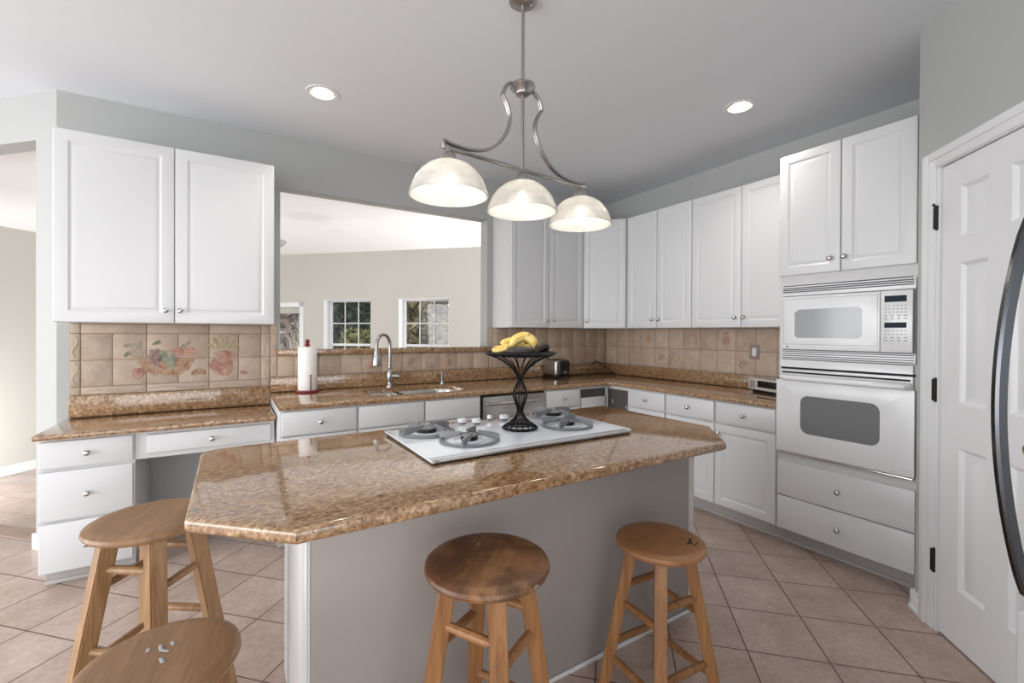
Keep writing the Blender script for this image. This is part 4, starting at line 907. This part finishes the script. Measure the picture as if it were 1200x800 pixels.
# ------------------------------------------------------------------ outside
mb = MB(); mb.box(-60, 60, -60, 60, -1.6, -1.5); struct('ground', mb, mat('snowy_ground', (214, 214, 210), .95, bump=(4, .5)), smooth=0)
def tree(x_, y_, h, rad, m_, label, cone=True, n=2600, base=-1.5, leaf=.16, seed=1):
    rnd = random.Random(seed); t = thing('tree', label, 'tree', (x_, y_, base))
    mb = MB(); mb.tube([(0, 0, 0), (.03, .02, h*.4), (0, .02, h*.85)], [rad*.07, rad*.05, rad*.02], 8); obj('trunk', mb, mat('bark', (88, 74, 62), .9), t)
    bm = bmesh.new()
    for i in range(n):
        z = h*(.06+.94*rnd.random()**.9); f_ = (1-(z/h)) if cone else math.sqrt(max(0, 1-((z/h-.55)/.5)**2)); rr = rad*(f_*.95+.05)*(rnd.random()**.45)*(1+.25*math.sin(z*5)); a = rnd.random()*2*PI
        c_ = Vector((rr*math.cos(a), rr*math.sin(a), z)); u = Vector((rnd.gauss(0, 1), rnd.gauss(0, 1), rnd.gauss(0, .6))).normalized(); v = u.orthogonal().normalized(); v = (v*math.cos(i)+u.cross(v)*math.sin(i)); L_ = leaf*(.5+rnd.random())
        bm.faces.new([bm.verts.new(c_+u*L_), bm.verts.new(c_+v*L_*.45), bm.verts.new(c_-u*L_), bm.verts.new(c_-v*L_*.45)])
    w_ = MB(); w_.bm.free(); w_.bm = bm; obj('foliage', w_, m_, t, 0)
EVG = leafy('evergreen_leaf', (40, 54, 46), (66, 84, 68), (98, 112, 88)); OLV = leafy('olive_leaf', (100, 94, 68), (132, 124, 92), (158, 150, 116)); YLW = leafy('yellow_green_leaf', (84, 92, 56), (120, 124, 76), (160, 156, 98)); PALE = leafy('pale_leaf', (150, 154, 158), (176, 180, 184), (206, 210, 212))
tree(3.25, 16.0, 6.4, 1.7, EVG, 'tall dark evergreen outside the left grid window', True, 6000, seed=1, leaf=.2)
tree(5.6, 23.5, 8.0, 2.1, EVG, 'dark evergreen behind the others at the right side of the left grid window', True, 5200, seed=2, leaf=.22)
tree(3.1, 13.0, 2.9, .7, YLW, 'low yellow green shrub below the evergreens outside the left grid window', False, 2600, seed=3, leaf=.11)
tree(5.25, 13.6, 5.2, 1.05, OLV, 'olive brown tree outside the left half of the right grid window', False, 4200, seed=4, leaf=.14)
tree(7.0, 16.3, 3.1, 1.3, OLV, 'low olive bush outside the right half of the right grid window', False, 2600, seed=5, leaf=.14)
tree(9.6, 22.0, 7.0, 1.6, PALE, 'thin pale tree against the sky outside the right grid window', False, 1500, seed=6, leaf=.2)
# bare winter shrub outside the left opening
t = thing('bare_shrub', 'bare pale twiggy winter shrub outside the left framed opening', 'shrub', (1.10, 11.7, -1.5))
rnd = random.Random(11); mb = MB(); BARK = mat('pale_twig', (206, 196, 184), .9)
def twig(p, d_, L_, r_, lv):
    q_ = p+d_*L_; mb.tube([p, p.lerp(q_, .5)+Vector((rnd.gauss(0, .02), rnd.gauss(0, .02), 0)), q_], [r_, r_*.85, r_*.65], 4, cap=False)
    if lv:
        for k in range(3):
            dd = (d_+Vector((rnd.gauss(0, .36), rnd.gauss(0, .36), rnd.gauss(.15, .3)))).normalized(); twig(p.lerp(q_, .55+.45*rnd.random()), dd, L_*(.6+.3*rnd.random()), r_*.62, lv-1)
for k in range(9): twig(Vector((rnd.gauss(0, .18), rnd.gauss(0, .18), 0)), Vector((rnd.gauss(0, .16), rnd.gauss(0, .14), 1)).normalized(), 1.0, .036, 4)
obj('twigs', mb, BARK, t, 0)
tree(2.0, 20.5, 5.0, 1.5, leafy('russet_leaf', (128, 110, 102), (168, 150, 142), (214, 202, 196)), 'russet brown thicket behind the bare pale shrub', False, 4200, seed=8, leaf=.2)

GROUPS = {'banana': 'bananas on the fruit stand', 'recessed_light': 'recessed ceiling downlights', 'tree': 'trees outside the family room windows',
          'upper_cabinet': 'white wall cabinets', 'base_cabinet': 'white base cabinets under the granite counter'}
for o in C.objects:
    g = GROUPS.get(o.name.split('.')[0])
    if g and o.parent is None and 'label' in o: o['group'] = g
